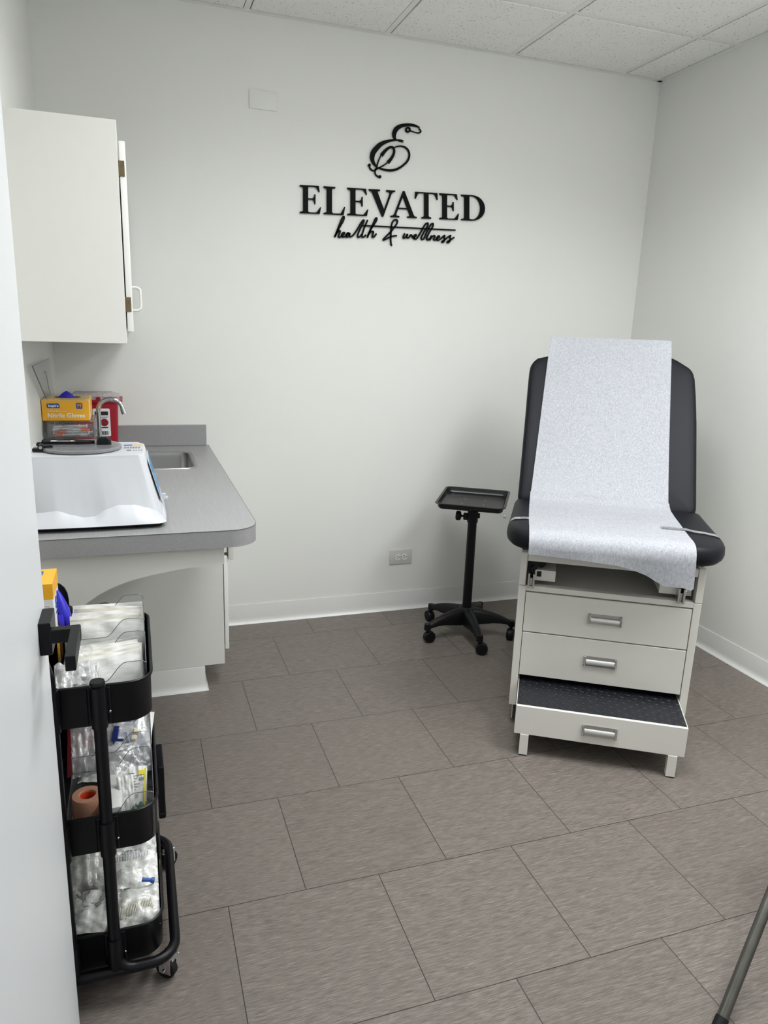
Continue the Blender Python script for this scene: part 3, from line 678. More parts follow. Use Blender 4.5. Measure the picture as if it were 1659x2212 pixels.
for i in range(6): m.prism([(-.03+i*.0062, -.0125), (-.026+i*.0062, -.0125), (-.024+i*.0062, -.0045), (-.028+i*.0062, -.0045)], 'z', .0086, .009)
ob('sticker_print', m, M_INK, st_, mat4=rot.copy())
ob('lid_knob', MB().loft([[(.600+a, -1.222+b, z) for a, b in rrect(-w, w, -.013, .013, .008)] for w, z in ((.020, 1.108), (.0195, 1.119), (.0165, 1.126), (.012, 1.1285))]), M_BLACK, ld)
for y in (-1.262, -1.165):
    h = ob('lid_hinge', MB().box(.418, .446, y-.011, y+.011, 1.098, 1.107, .002, 1).cyl((.440, y-.013, 1.110), (.440, y+.013, 1.110), .0075).box(.44, .47, y-.008, y+.008, 1.105, 1.114, .002, 1), M_BLACK, t)
    ob('hinge_screw', MB().cyl((.440, y-.0145, 1.110), (.440, y-.0128, 1.110), .0045), M_STEEL, h)
FC = frame((.7335, -1.22, 1.01), (0, 1, 0), (-.27, 0, 1))
ob('control_panel', MB().prism(rrect(-.105, .105, -.052, .066, .012), 'z', 0, .0008), M_TRIMW, t, mat4=FC)
ob('blue_film', MB().prism(rrect(-.098, .098, -.046, .060, .01), 'z', .0008, .0014), M_PANB, t, mat4=FC.copy())
ob('latch_tab', MB().box(.752, .766, -1.31, -1.29, .962, .9665).box(.750, .760, -1.307, -1.293, .9665, .976), M_CENT, t)
FT = Matrix.Translation((.672, -1.24, 1.0958))
ob('brand_plate', MB().box(-.02, .004, .06, .078, 0, .0004), M_BLUE, t, mat4=FT)
ob('warning_plate', MB().box(.007, .030, .060, .078, 0, .0004), M_YEL, t, mat4=FT.copy())
m = MB()
for i in range(6):
    for j in range(4): m.box(-.018+i*.0075, -.0130+i*.0075+(j % 2)*.001, .012+j*.008, .0155+j*.008, 0, .0004)
m.box(-.012, .0, -.03, -.012, 0, .0004)
for i in range(4): m.box(.005+i*.007, .009+i*.007, -.026, -.017, 0, .0004)
ob('top_print', m, M_GINK, t, mat4=FT.copy())

# ================================================================== EXAM CHAIR (local frame: x across the front, y to the back)
t = thing('exam_chair', 'white enamel exam table with black vinyl seat, raised back and pulled-out step', 'exam table', (1.9246, -1.4111, 0), math.radians(-31.153))
CV = .20; UL, UR = -.051, .577; D2 = 1.02
m = MB()
m.box(UL, -.0245, CV, CV+.03, .085, .5645, .0012, 1).box(.5515, UR, CV, CV+.03, .085, .5645, .0012, 1)       # lower posts
m.box(UL, -.0275, CV, CV+.03, .5665, .691, .0012, 1).box(.5535, UR, CV, CV+.03, .5665, .691, .0012, 1)       # upper posts
m.box(-.0245, .5515, CV+.001, CV+.03, .546, .5665, .001, 1)                                              # rail under the open bay
m.box(-.0255, .5525, CV+.0015, CV+.02, .660, .6885, .001, 1)                                              # top rail
m.box(UL+.001, UL+.004, CV+.03, CV+.76, .085, .69).box(UR-.004, UR-.001, CV+.03, CV+.76, .085, .69).box(UL, UR, CV+.757, CV+.76, .085, .69)
m.box(UL+.004, UR-.004, CV+.03, CV+.757, .546, .550)
ob('body', m, M_ENAM, t, True)
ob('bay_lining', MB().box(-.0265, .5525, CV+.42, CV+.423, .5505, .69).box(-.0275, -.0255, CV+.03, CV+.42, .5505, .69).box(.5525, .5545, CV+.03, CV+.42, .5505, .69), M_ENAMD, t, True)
ob('underframe_shade_skirt', MB().box(UL+.012, UL+.016, CV+.03, CV+.75, .012, .085).box(UR-.016, UR-.012, CV+.03, CV+.75, .012, .085).box(UL+.016, UR-.016, CV+.70, CV+.704, .004, .085), M_ENAM, t, True)  # underframe with skirts added to keep stray light from under the step
for x in (UL+.07, UR-.07):
    for y in (CV+.16, CV+.66): ob('levelling_foot', MB().cyl((x, y, 0), (x, y, .03), .016, .012).cyl((x, y, .03), (x, y, .0605), .006), M_RUB, t, True)
ob('floor_and_shade_plate', MB().box(UL+.004, UR-.004, CV+.035, CV+.75, .203, .206).box(UL+.012, UR-.012, CV+.10, CV+.75, .060, .063), M_ENAMD, t, True)  # cabinet floor, plus a lower unseen plate added to block light underneath
def pull(par, x0, x1, z0, z1, y):
    h = ob('pull', MB().box(x0, x0+.0085, y-.011, y, z0, z1, .0015, 1).box(x1-.0085, x1, y-.011, y, z0, z1, .0015, 1), M_CHR, par, True)
    ob('pull_plate', MB().box(x0+.0085, x1-.0085, y-.0012, y, z0+.002, z1-.002), M_ALU, h, True)
    pts = [(y-.010, z0+.004), (y-.0115, z0+.009), (y-.011, z0+.016), (y-.008, z0+.0225), (y-.004, z0+.026), (y-.0025, z0+.024), (y-.006, z0+.020), (y-.009, z0+.013), (y-.0085, z0+.0045)]
    ob('pull_bar', MB().prism(pts, 'x', x0+.0085, x1-.0085), M_ALU, h, True)
for z0, z1, hz_ in ((.3895, .541, .448), (.214, .3850, .283)):
    dr = ob('drawer', MB().box(-.0225, .5485, CV-.001, CV+.019, z0, z1, .0012, 1).box(-.016, .542, CV+.019, CV+.55, z0+.01, z0+.014).box(-.016, -.013, CV+.019, CV+.55, z0+.01, z1-.03).box(.539, .542, CV+.019, CV+.55, z0+.01, z1-.03), M_ENAM, t, True)
    pull(dr, .2035, .321, hz_, hz_+.040, CV-.001)
ob('gap_shade_sheet', MB().box(-.024, .551, CV+.019, CV+.0195, .21, .545), M_DARK, t, True)  # added dark sheet that paints the shade between the drawer fronts
# pulled-out step
stp = ob('step_drawer', MB().box(-.022, .5485, 0, .012, .0835, .1915, .0012, 1).box(-.022, -.0195, .010, .55, .0835, .1915).box(.546, .5485, .010, .55, .0835, .1915).box(-.02, .546, .012, .55, .179, .182), M_ENAM, t, True)
pull(stp, .206, .324, .1145, .1555, 0)
m = MB().box(-.0192, .5457, .0125, .52, .182, .1885)
for i in range(24):
    for j in range(11):
        x = -.006+i*.0235; y = .025+j*.0215; a = math.radians(32 if (i+j) % 2 else -32)+PI/2*0
        if (i+j) % 2: a = math.radians(58)
        else: a = math.radians(-32)
        d = Vector((math.cos(a), math.sin(a)))*.0118; w = Vector((-math.sin(a), math.cos(a)))*.0036; c = Vector((x, y))
        q = [c-d, c-d*.3-w, c+d*.3-w, c+d, c+d*.3+w, c-d*.3+w]
        vb = [m.b.verts.new((p.x, p.y, .1884)) for p in q]; vt = [m.b.verts.new((c.x+(p.x-c.x)*.55, c.y+(p.y-c.y)*.55, .1905)) for p in q]
        m.b.faces.new(vt)
        for n_ in range(6): m.b.faces.new((vb[n_], vb[(n_+1) % 6], vt[(n_+1) % 6], vt[n_]))
ob('tread_mat', m, pm('tread_rubber', (34, 35, 41), .38, sc=300, amp=.12, bump=.1, spec=.35), stp, True)
for x in (0, .4965):
    lg = ob('step_leg', MB().box(x, x+.030, -.002, .028, .004, .0835, .001, 1), M_ENAM, stp, True)
    ob('leg_pad', MB().box(x+.001, x+.029, -.001, .027, 0, .0045), M_RUB, lg, True)
# stirrup bay fittings
for s_, cx, bx0, bx1 in ((0, -.0075, .002, .077), (1, .5055, .436, .494)):
    st_ = ob('stirrup_housing', MB().box(bx0, bx1, CV+.028, CV+.30, .5805, .6215, .001, 1) if s_ else MB().box(bx0, bx1, CV+.028, CV+.30, .5805, .6215, .001, 1), M_ENAM, t, True)
    if not s_: ob('housing_slot', MB().box(.010, .026, CV+.0272, CV+.0285, .596, .6165), M_DARK, st_, True)
    else:
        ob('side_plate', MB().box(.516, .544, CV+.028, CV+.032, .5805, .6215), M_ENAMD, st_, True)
        ob('plate_screw', MB().lathe([(.0048, 0), (.0048, .0012), (.003, .002), (0, .0022)], (0, 0, 0), 16), M_CHR, st_, True, mat4=frame((.527, CV+.028, .595), (1, 0, 0), (0, 0, 1)))
    c_ = ob('stirrup_clamp', MB().box(cx-.0125, cx-.0055, CV-.016, CV+.04, .563, .618, .001, 1).box(cx+.0045, cx+.0115, CV-.016, CV+.04, .562, .617, .001, 1), M_ALU, t, True)
    ob('clamp_insert', MB().box(cx-.0055, cx+.0045, CV-.004, CV+.03, .570, .600, .002, 1), M_CHR, c_, True)
    ob('stirrup_arm', MB().box(cx-.005, cx+.004, CV+.005, CV+.3, .60, .640, .003, 1).cyl((cx+.02*(1-2*s_)+.01*(1-2*s_), CV+.05, .640), (cx+.05*(1-2*s_), CV+.25, .640), .016), M_BLACK, c_, True)
    ob('pad_hook', MB().prism([(cx-.014, .62), (cx-.014, .658), (cx+.035, .658), (cx+.02, .635), (cx+.012, .62)] if not s_ else [(cx+.014, .615), (cx+.014, .658), (cx-.035, .658), (cx-.02, .635), (cx-.012, .615)], 'y', CV+.022, CV+.027), M_BLACK, c_, True)
ob('deck_plate', MB().box(-.080, .606, CV-.02, CV+.74, .7195, .7245), M_ENAM, t, True)
for x in (-.043, .545):
    ob('deck_block', MB().box(x, x+.027, CV+.006, CV+.04, .702, .7195, .001, 1).box(x+.005, x+.022, CV+.04, CV+.7, .69, .7195), M_ENAM, t, True)
def cushion(out, z0, z1, rad, crown=.004, M4=None, mid=None):
    """upholstered slab: outline swept with a rounded edge and a slight crown"""
    prof = [(rad*.9, z0), (rad*.45, z0+.004), (rad*.12, z0+rad*.45), (0, (z0+z1)/2-.005), (0.0015, z1-rad*.55), (rad*.25, z1-rad*.16), (rad*.6, z1-.0012), (rad*1.3, z1+.001)]
    rings = [[(x, y, z) for x, y in inset(out, d_)] for d_, z in prof]
    c = Vector((sum(p[0] for p in out)/len(out), sum(p[1] for p in out)/len(out)))
    base = inset(out, rad*1.3)
    for q in (.8, .5, .2): rings.append([(c.x+(x-c.x)*q, c.y+(y-c.y)*q, z1+.001+crown*(1-q*q)) for x, y in base])
    b_ = [[(c.x+(p[0]-c.x)*.5, c.y+(p[1]-c.y)*.5, z0) for p in rings[0]]]
    m_ = MB().loft(b_+rings)
    if M4 is not None: m_.b.transform(M4)
    return m_
so = []
def arc(cx, cy, r, a0, a1, n=8, ry=None):
    return [(cx+r*math.cos(math.radians(a0+(a1-a0)*i/n)), cy+(ry or r)*math.sin(math.radians(a0+(a1-a0)*i/n))) for i in range(n+1)]
# counter-clockwise: right-back, left-back, left-front, right-front
so = arc(.578, .59, .04, 0, 90, 5)+arc(-.062, .59, .04, 90, 180, 5)+[(-.104, .45), (-.106, .35)]+arc(.01, .205, .119, 180, 270, 10, .125)+[(.15, .078), (.26, .077), (.37, .078)]+arc(.506, .205, .117, 270, 360, 10, .125)+[(.621, .35), (.619, .45)]
seat = ob('seat', cushion(so, .7260, .799, .036), M_VINYL, t, True, ang=60)
# backrest: outline in its own plane (x across, y up the slope)
bo = [(.604, .06), (.602, .2), (.599, .4), (.594, .52), (.588, .60)]+arc(.523, .605, .062, 5, 52, 5)+[(.515, .685), (.44, .722), (.35, .744), (.255, .750), (.16, .744), (.07, .722), (-.005, .685)]+arc(-.014, .605, .080, 128, 178, 5)+[(-.0945, .55), (-.093, .4), (-.092, .2), (-.0915, .06)]+arc(-.0515, .030, .040, 180, 270, 6)+arc(.564, .030, .040, 270, 360, 6)
ax = Vector((0, .524, .852)); nz = Vector((1, 0, 0)).cross(ax)
MBK = Matrix((Vector((1, 0, 0)), ax, nz)).transposed().to_4x4(); MBK.translation = Vector((0, .600, .790))
ob('backrest', cushion(bo, -.062, -.002, .028, .004, MBK), M_VINYL, t, True, ang=60)
ob('back_board', MB().prism(inset(bo, .03), 'z', -.070, -.062), M_BLACK, t, True, mat4=MBK.copy())
ob('back_bracket', MB().box(.05, .09, .05, .45, -.10, -.07).box(.42, .46, .05, .45, -.10, -.07), M_BLACK, t, True, mat4=MBK.copy())
# strap across the seat, over the paper
def seat_path(x):
    return None
m = MB(); rings = []
P = [(-.1065, .765), (-.1068, .775), (-.1035, .787), (-.096, .7965), (-.085, .8015), (-.05, .8030), (-.035, .8015), (.02, .8020), (.26, .8025), (.415, .8020), (.425, .8100), (.505, .8095), (.53, .8045), (.562, .8035), (.600, .8015), (.611, .7965), (.6185, .787), (.6218, .775), (.6215, .765)]
def sv(x): return .268+.0*(x)-(.025*max(0, (-.03-x)/.08) if x < -.03 else 0)-(.03*max(0, (x-.55)/.08) if x > .55 else 0)
rings = [[(x, sv(x)-.014, z), (x, sv(x)+.014, z), (x, sv(x)+.014, z+.0012), (x, sv(x)-.014, z+.0012)] for x, z in P]
ob('seat_strap', m.loft(rings), M_STRAP, t, True)
# exam paper: one long sheet over the back, along the seat and down the front, torn at the end
def paper():
    b0 = Vector((0, .600, .790))
    path = []                                    # (v, z, uL, uR)
    for s_, off in ((.62, -.075), (.70, -.072), (.748, -.060), (.763, -.035), (.768, -.012), (.767, .003), (.75, .008), (.70, .009), (.64, .009), (.56, .009), (.48, .009), (.40, .0095), (.32, .010), (.24, .011), (.17, .013), (.11, .017), (.06, .0225), (.03, .026)):
        p = b0+ax*s_+nz*off; q = 1-s_/.767
        path.append((p.y, p.z, -.015-.025*min(1, q), .487+.004*min(1, q), 0))
    for v, z, l, r_, h_ in ((.577, .832, -.041, .491, 0), (.560, .820, -.041, .492, 0), (.53, .8115, -.041, .493, 0), (.45, .8085, -.040, .495, 0), (.35, .8075, -.038, .498, 0), (.26, .807, -.036, .500, 0), (.18, .8055, -.033, .503, 0), (.13, .8065, -.031, .505, 0), (.105, .8045, -.030, .506, 0), (.085, .799, -.029, .507, 0), (.071, .789, -.028, .507, 0), (.0635, .776, -.027, .508, 0), (.061, .763, -.0265, .5085, 0), (.060, .752, -.026, .509, 0)):
        path.append((v, z, l, r_, h_))
    NXP = 60; rows = []
    def torn(u):
        pts = [(-.026, .727), (.10, .724), (.20, .720), (.262, .716), (.32, .704), (.36, .690), (.385, .676), (.41, .661), (.44, .658), (.47, .661), (.49, .657), (.505, .652), (.512, .662)]
        for a, c in zip(pts, pts[1:]):
            if u <= c[0]:
                return a[1]+(c[1]-a[1])*max(0, (u-a[0]))/(c[0]-a[0])+(noise.noise(Vector((u*160, 0, 0)))*.0022 if u > .38 else noise.noise(Vector((u*20, 0, 0)))*.001)
        return pts[-1][1]
    for v, z, l, r_, h_ in path:
        rows.append([Vector((l+(r_-l)*i/NXP, v, z)) for i in range(NXP+1)])
    for k_ in range(1, 9):
        row = []
        for i in range(NXP+1):
            u = -.026+(.510+.026)*i/NXP; zt = torn(u); z = .752+(zt-.752)*k_/8
            row.append(Vector((u+.004*(.752-z)/.1*(1 if i > 30 else 0), .060+(.752-z)*.10+.004*math.sin(u*22)*(.752-z)/.08, z)))
        rows.append(row)
    b = bmesh.new(); G = []
    for j, r_ in enumerate(rows):
        g_ = []
        for i, p in enumerate(r_):
            n_ = noise.noise(Vector((p.x*6, p.y*9, p.z*7)))*.0016
            if 14 <= j <= 20:                  # slack fold where seat meets back, stronger on the left
                q = math.exp(-((j-17)/1.8)**2)*(1-i/NXP)
                p = p+Vector((0, -.020*q, .010*q))
            g_.append(b.verts.new(p+Vector((0, -abs(n_)*.5, n_*.5))))
        G.append(g_)
    for A, B in zip(G, G[1:]):
        for i in range(NXP): b.faces.new((A[i], A[i+1], B[i+1], B[i]))
    r = bmesh.ops.solidify(b, geom=b.faces[:], thickness=.0004)
    return b
tag(ob('exam_paper', paper(), M_XPAPER, None, 'world', ang=60, mat4=WM[t]), 'long white exam paper draped over the back and seat, torn at the bottom', 'exam paper')

# ================================================================== TRAY STAND
PX, PY = 2.182, -.400
t = thing('tray_stand', 'black rolling instrument tray on a five-wheeled base by the exam chair', 'tray stand', (PX, PY, 0), math.radians(-31.4))
def at(x, y): return (x, y)
tw, td = .160, .1945
rings = []
for d_, z in ((.004, .6945), (0, .6975), (.0015, .7005), (.006, .7010), (.011, .6985), (.013, .690), (.016, .678), (.022, .6735), (.05, .673)):
    rings.append([(x, y, z) for x, y in rrect(-tw+d_, tw-d_, -td+d_, td-d_, max(.030-d_*.6, .01))])
under = [[(x, y, z) for x, y in rrect(-tw+d_, tw-d_, -td+d_, td-d_, max(.030-d_*.6, .01))] for d_, z in ((.05, .671), (.021, .6712), (.0145, .677), (.0115, .689), (.009, .6945), (.004, .6945))]
tr = ob('tray', MB().loft(under+rings, cap=True), M_TRAYB, t, True, ang=45)
for x, y in ((-.05, -.05), (.05, -.04), (-.045, .055), (.05, .05)): ob('rivet', MB().ball((x, y, .6732), .0032, (1, 1, .5), 10), M_GREY, tr, True)
ob('tray_mount', MB().box(-.05, .05, -.05, .05, .664, .671, .001, 1).cyl((0, 0, .62), (0, 0, .665), .0165, .018), M_BLACK, t, True)
ob('pole', MB().cyl((0, 0, .10), (0, 0, .60), .0225, .0215, 32), M_BLKM, t, True)
ob('upper_tube', MB().cyl((0, 0, .59), (0, 0, .665), .0175, seg=24), M_BLKM, t, True)
cl = ob('clamp_collar', MB().cyl((0, 0, .577), (0, 0, .632), .0255, .0255, 28).box(-.044, -.02, -.010, .010, .586, .618, .003, 1).box(.02, .034, -.002, .002, .598, .622), M_BLACK, t, True)
kn = MB().cyl((-.044, 0, .602), (-.056, 0, .602), .005, seg=12); kb = []
for x, q in ((-.054, .55), (-.057, .9), (-.062, 1), (-.072, 1), (-.078, .9), (-.081, .5)):
    kb.append([(x, q*.0225*(1+.14*math.cos(a*PI/3*1))*math.cos(a*PI/10), .602+q*.0225*(1+.14*math.cos(a*PI/3))*math.sin(a*PI/10)) for a in range(20)])
ob('clamp_knob', kn.loft(kb), M_BLACK, cl, True)
bs = ob('base_hub', MB().lathe([(.0, .062), (.034, .062), (.042, .075), (.043, .128), (.038, .143), (.028, .150), (0, .150)], (0, 0, 0), 30), M_BLACK, t, True)
for i in range(5):
    a = math.radians(-98+31.4+72*i)
    A = Matrix.Rotation(a, 4, 'Z'); rr_ = []
    for r_, w, zt, zb in ((.02, .026, .146, .066), (.05, .026, .144, .068), (.09, .0235, .138, .074), (.13, .0205, .129, .080), (.17, .018, .116, .081), (.205, .016, .101, .076), (.222, .0155, .094, .072)):
        rr_.append([(r_, -w, zb), (r_, w, zb), (r_, w*.98, zt-.014), (r_, w*.62, zt-.003), (r_, 0, zt), (r_, -w*.62, zt-.003), (r_, -w*.98, zt-.014)])
    mm = MB().loft(rr_); mm.cyl((.222, 0, .066), (.222, 0, .095), .0165, .015, 20)
    lg = ob('base_leg', mm, M_BLACK, t, True, mat4=A, ang=50)
    th = random.uniform(0, 6.28); c = Matrix.Translation(A @ Vector((.222, 0, 0))) @ Matrix.Rotation(-1.35+random.uniform(-.45, .45)-a, 4, 'Z')
    mm = MB()
    for s_ in (-1, 1):
        pr = [(0, .0), (.0275, .0), (.0285, .004), (.0285, .014), (.025, .0195), (0, .0205)]
        mm.lathe([(r_, z*s_) for r_, z in pr], (0, 0, 0), 28, mat=Matrix.Translation((.012, s_*.003, .0285)) @ Matrix.Rotation(PI/2, 4, 'X'))
    mm.cyl((0, 0, .050), (0, 0, .068), .007, seg=12)
    cs = ob('caster', mm, M_BLACK, lg, True, mat4=c)
# ================================================================== THREE-TIER CART
CX0, CX1, CY0, CY1 = .404, .696, -2.013, -1.628
t = thing('rolling_cart', 'black three-tier rolling utility cart behind the open door', 'cart', ((CX0+CX1)/2, (CY0+CY1)/2, 0))
PXc = .593
def tray_mb(zt, h):
    prof = [(.045, zt-h+.0025), (.012, zt-h), (.003, zt-h+.006), (0.0025, zt-.012), (-.0015, zt-.006), (-.002, zt-.001), (.001, zt+.001), (.0035, zt-.001), (.0042, zt-.010), (.0050, zt-h+.010), (.012, zt-h+.0035), (.045, zt-h+.0038)]
    return MB().loft([[(x, y, z) for x, y in rrect(CX0+d_, CX1-d_, CY0+d_, CY1-d_, max(.05-d_, .012), 8)] for d_, z in prof])
TZ = (.755, .46, .17); TH = .095
for z in TZ:
    tr = ob('tray', tray_mb(z, TH), M_BLKM, t, ang=40)
    for y, s_ in ((CY0, -1), (CY1, 1)):
        ob('bracket', MB().box(PXc-.022, PXc+.022, min(y, y+s_*.004), max(y, y+s_*.004), z-TH+.01, z-.004, .002, 1), M_BLKM, tr)
        ob('screw', MB().ball((PXc+.0195, y+s_*.004, z-.058), .003, (1, .6, 1), 8), M_CHR, tr)
PX2 = .507
for y, s_ in ((CY0-.015, -1), (CY1+.015, 1)):
    for px_ in (PXc, PX2):
        if px_ == PXc or s_ > 0: p = ob('post', MB().cyl((px_, y, .125), (px_, y, .768), .0125, seg=24), M_BLKM, t)
        else: p = ob('post', MB().tube([(px_, y, .125), (px_, y, .74), (px_-.001, y, .775), (px_-.006, y+.004, .805), (px_-.016, y+.010, .828), (px_-.032, y+.016, .842), (px_-.055, y+.02, .848)], .0125, 20, smooth=4), M_BLKM, t)
        for z in TZ: ob('sleeve', MB().cyl((px_, y, z-TH+.012), (px_, y, z+(.006 if z > .7 else -.004)), .0158, seg=24), M_BLKM, p)
        if px_ == PXc or s_ > 0: ob('cap', MB().cyl((px_, y, .766), (px_, y, .7715), .0148, .0135, seg=24), M_RUB, p)
YN, YF_ = CY0-.021, CY1+.010; XA, XB = .3825, .7185
def base_loop(s_):
    """tube that drops from a post and sweeps round to one side"""
    zb = .083
    pts = [(PXc, YN if s_ < 0 else YF_, .15), (PXc, YN if s_ < 0 else YF_, .125)]
    return pts
lp = rrect(XA, XB, YN, YF_, .055, 8)
m = MB().tube([(x, y, .083) for x, y in lp], .0118, 14, closed=True)
for y, dy in ((YN, 0), (YF_, 0)):
    for s_ in (-1, 1):
        q_ = PXc if s_ > 0 else PX2
        m.tube([(q_, y+(.006 if y < -1.9 else -.0), .15)]+[(q_+s_*(.042-.042*math.cos(a)), y+(.006 if y < -1.9 else 0)*(1-math.sin(a)), .125-.042*math.sin(a)) for a in [PI/2*i/6 for i in range(7)]]+[(q_+s_*.055, y, .083)], .0118, 14)
bl = ob('base_frame', m, M_BLKM, t, ang=50)
for x, y, th in ((XB-.010, YN+.030, 2.5), (XA+.014, YN+.030, 1.0), (XB-.012, YF_-.028, .6), (XA+.014, YF_-.028, 2.0)):
    c = Matrix.Translation((x, y, 0)) @ Matrix.Rotation(th, 4, 'Z')
    ck = ob('caster_fork', MB().cyl((0, 0, .062), (0, 0, .074), .0155, .013, 20).box(-.004, .026, -.0135, -.0115, .018, .062, .0008, 1).box(-.004, .026, .0115, .0135, .018, .062, .0008, 1).box(-.012, .012, -.0135, .0135, .058, .063, .001, 1).cyl((.014, -.0165, .0245), (.014, .0165, .0245), .004, seg=10), M_CHR, bl, mat4=c)
    ob('wheel', MB().lathe([(0, -.0095), (.021, -.0095), (.0245, -.007), (.0245, .007), (.021, .0095), (0, .0095)], (0, 0, 0), 28, mat=c @ Matrix.Translation((.014, 0, .0245)) @ Matrix.Rotation(PI/2, 4, 'X')), M_RUB, ck)
# bins hung on the outside of the cart
def hung(name, label, x0, x1, y0, y1, z0, z1):
    pr = [(.012, z0), (.004, z0+.004), (.001, z0+.02), (0, z1-.004), (-.0015, z1), (.001, z1+.001), (.003, z1-.001), (.0035, z0+.02), (.01, z0+.006), (.014, z0+.006)]
    sx = (x1-x0)/2
    return tag(ob(name, MB().loft([[(x, y, z) for x, y in rrect(x0+min(d_, sx-.003), x1-min(d_, sx-.003), y0+d_, y1-d_, max(.008-d_*.3, .002), 5)] for d_, z in pr]), M_BLKM), label, 'bin')
tag(ob('hanging_bin', MB().box(.6975, .7145, -1.765, -1.655, .245, .392, .005, 3).box(.6970, .7155, -1.767, -1.653, .255, .262, .002, 1), M_BLKM), 'black slim bin hung on the right side of the cart by the middle tray', 'bin')
o = tag(ob('black_caddy', MB().prism([(.44, .664), (.5165, .664), (.5165, .80), (.5145, .817), (.509, .831), (.500, .841), (.488, .846), (.44, .846)], 'y', -1.640, -1.6345), M_BLKM), 'black rounded caddy standing behind the glove box at the far end of the cart', 'caddy')

# glove box standing on end in the left hanging bin
t = thing('glove_box', 'yellow and white glove box standing on end at the cart top', 'glove box', (.4535, -1.692, .6645))
# local: x across (.085), y depth (.125), z up (.238)
ob('carton', MB().box(-.0415, .0415, -.055, .055, 0, .2155, .0012, 1), M_CARDW, t, True)
m = MB().box(-.0419, .0419, -.0554, .0554, .180, .2159)
ob('end_panel', m, M_YEL, t, True)
FS = frame((.0419, 0, 0), (0, 1, 0), (0, 0, 1))
ob('lower_panel', MB().prism([(-.0554, 0), (.0554, 0), (.0554, .125), (.03, .121), (0, .110), (-.03, .100), (-.0554, .097)], 'z', 0, .0004).prism([(-.0554, 0), (-.0554, .097), (-.0560, .097), (-.0560, 0)], 'z', -.03, .0004), M_YEL, t, True, mat4=FS)
ob('front_panel', MB().box(-.0419, .0419, -.0560, -.0550, 0, .096), M_YEL, t, True)
FTp = Matrix.Translation((0, 0, .2160))
ob('brand_badge', MB().prism(rrect(-.012, .016, .012, .038, .004), 'z', 0, .0004), M_BLUE, t, True, mat4=FTp)
ob('size_badge', MB().prism(rrect(-.015, .012, -.046, -.028, .004), 'z', 0, .0004), M_BLUE, t, True, mat4=FTp.copy())
ob('lettering', put(text_mb('Inspire', .0085), .002, .025, .0005), M_WINK, t, True, mat4=FTp @ Matrix.Translation((0, 0, 0)))
ob('lettering', put(text_mb('M', .013, bold=.0004), -.0015, -.037, .0005), M_WINK, t, True, mat4=FTp.copy())
mm = text_mb('100', .030, bold=.0005); mm.b.transform(Matrix.Rotation(PI/2, 4, 'Z')); put(mm, -.012, .150)
ob('lettering', mm, M_BLUE, t, True, mat4=FS.copy())
mm = text_mb('Nitrile', .034, bold=.0008); mm.b.transform(Matrix.Rotation(PI/2, 4, 'Z')); put(mm, -.022, .056)
ob('lettering', mm, M_WINK, t, True, mat4=FS.copy())
FN = frame((0, -.0553, 0), (1, 0, 0), (0, 0, 1))
ob('icon_frame', MB().tube([(x, y, .0004) for x, y in rrect(.0, .034, .130, .166, .004, 3)], .0006, 6, closed=True), M_TAN, t, True, mat4=FN)
ob('hand_icon', MB().prism([(.006, .156), (.012, .152), (.016, .154), (.022, .146), (.028, .140), (.028, .135), (.021, .136), (.013, .140), (.008, .146)], 'z', 0, .0006), M_BLUE, t, True, mat4=FN.copy())
rad = [.003, .008, .013, .016, .015, .012, .009, .006]
P = [(.497, -1.672, .838), (.499, -1.674, .828), (.504, -1.677, .808), (.509, -1.680, .79), (.515, -1.683, .772), (.521, -1.686, .757), (.526, -1.689, .742), (.530, -1.69, .728)]
mm = MB().tube(P, rad, 12); mm.tube([(.502, -1.69, .785), (.504, -1.696, .765), (.506, -1.70, .745), (.507, -1.701, .725)], [.010, .0085, .0075, .005], 10)
for v in mm.b.verts: v.co.x = .495+abs(v.co.x-.495)*.85
tag(ob('nitrile_glove', mm, M_NITR), 'blue nitrile glove hanging out of the standing glove box on the cart', 'glove')

# ------------------------------------------------------------------ tray contents
def pouch_mb(w, h, t_, seed, crumple=1.0, n=16):
    b = bmesh.new(); G = {}
    for s_ in (1, -1):
        for i in range(n+1):
            for j in range(n+1):
                if s_ == -1 and (i in (0, n) or j in (0, n)): G[s_, i, j] = G[1, i, j]; continue
                x = i/n*2-1; y = j/n*2-1; e = (1-abs(x)**3.5)*(1-abs(y)**3.5)
                nz_ = noise.noise(Vector((x*1.6+seed, y*1.6, s_*3.1)))*.5+noise.noise(Vector((x*4+seed, y*4, s_*5.1)))*.3
                ed = noise.noise(Vector((x*2.2+seed*3, y*2.2, 0)))
                cr = noise.noise(Vector((x*3.3+seed*5, y*1.2, 9.)))*t_*1.1*crumple+noise.noise(Vector((x*1.3+seed*2, y*5+x*3, 4.)))*t_*.5*crumple
                G[s_, i, j] = b.verts.new((x*w/2*(1+.012*ed), y*h/2*(1+.012*ed), s_*t_/2*e*(1+nz_*crumple)+cr))
    for s_ in (1, -1):
        for i in range(n):
            for j in range(n):
                f = [G[s_, i, j], G[s_, i+1, j], G[s_, i+1, j+1], G[s_, i, j+1]]
                b.faces.new(f if s_ == 1 else f[::-1])
    return b
def place(o, loc, rx=0, ry=0, rz=0):
    o.matrix_world = Matrix.Translation(loc) @ Matrix.Rotation(math.radians(rz), 4, 'Z') @ Matrix.Rotation(math.radians(ry), 4, 'Y') @ Matrix.Rotation(math.radians(rx), 4, 'X'); return o
def flat(name, b, mat, label, cat, group=None, parent=None):
    o = ob(name, b, mat, None, 'world', ang=70); tag(o, label, cat, group); return o
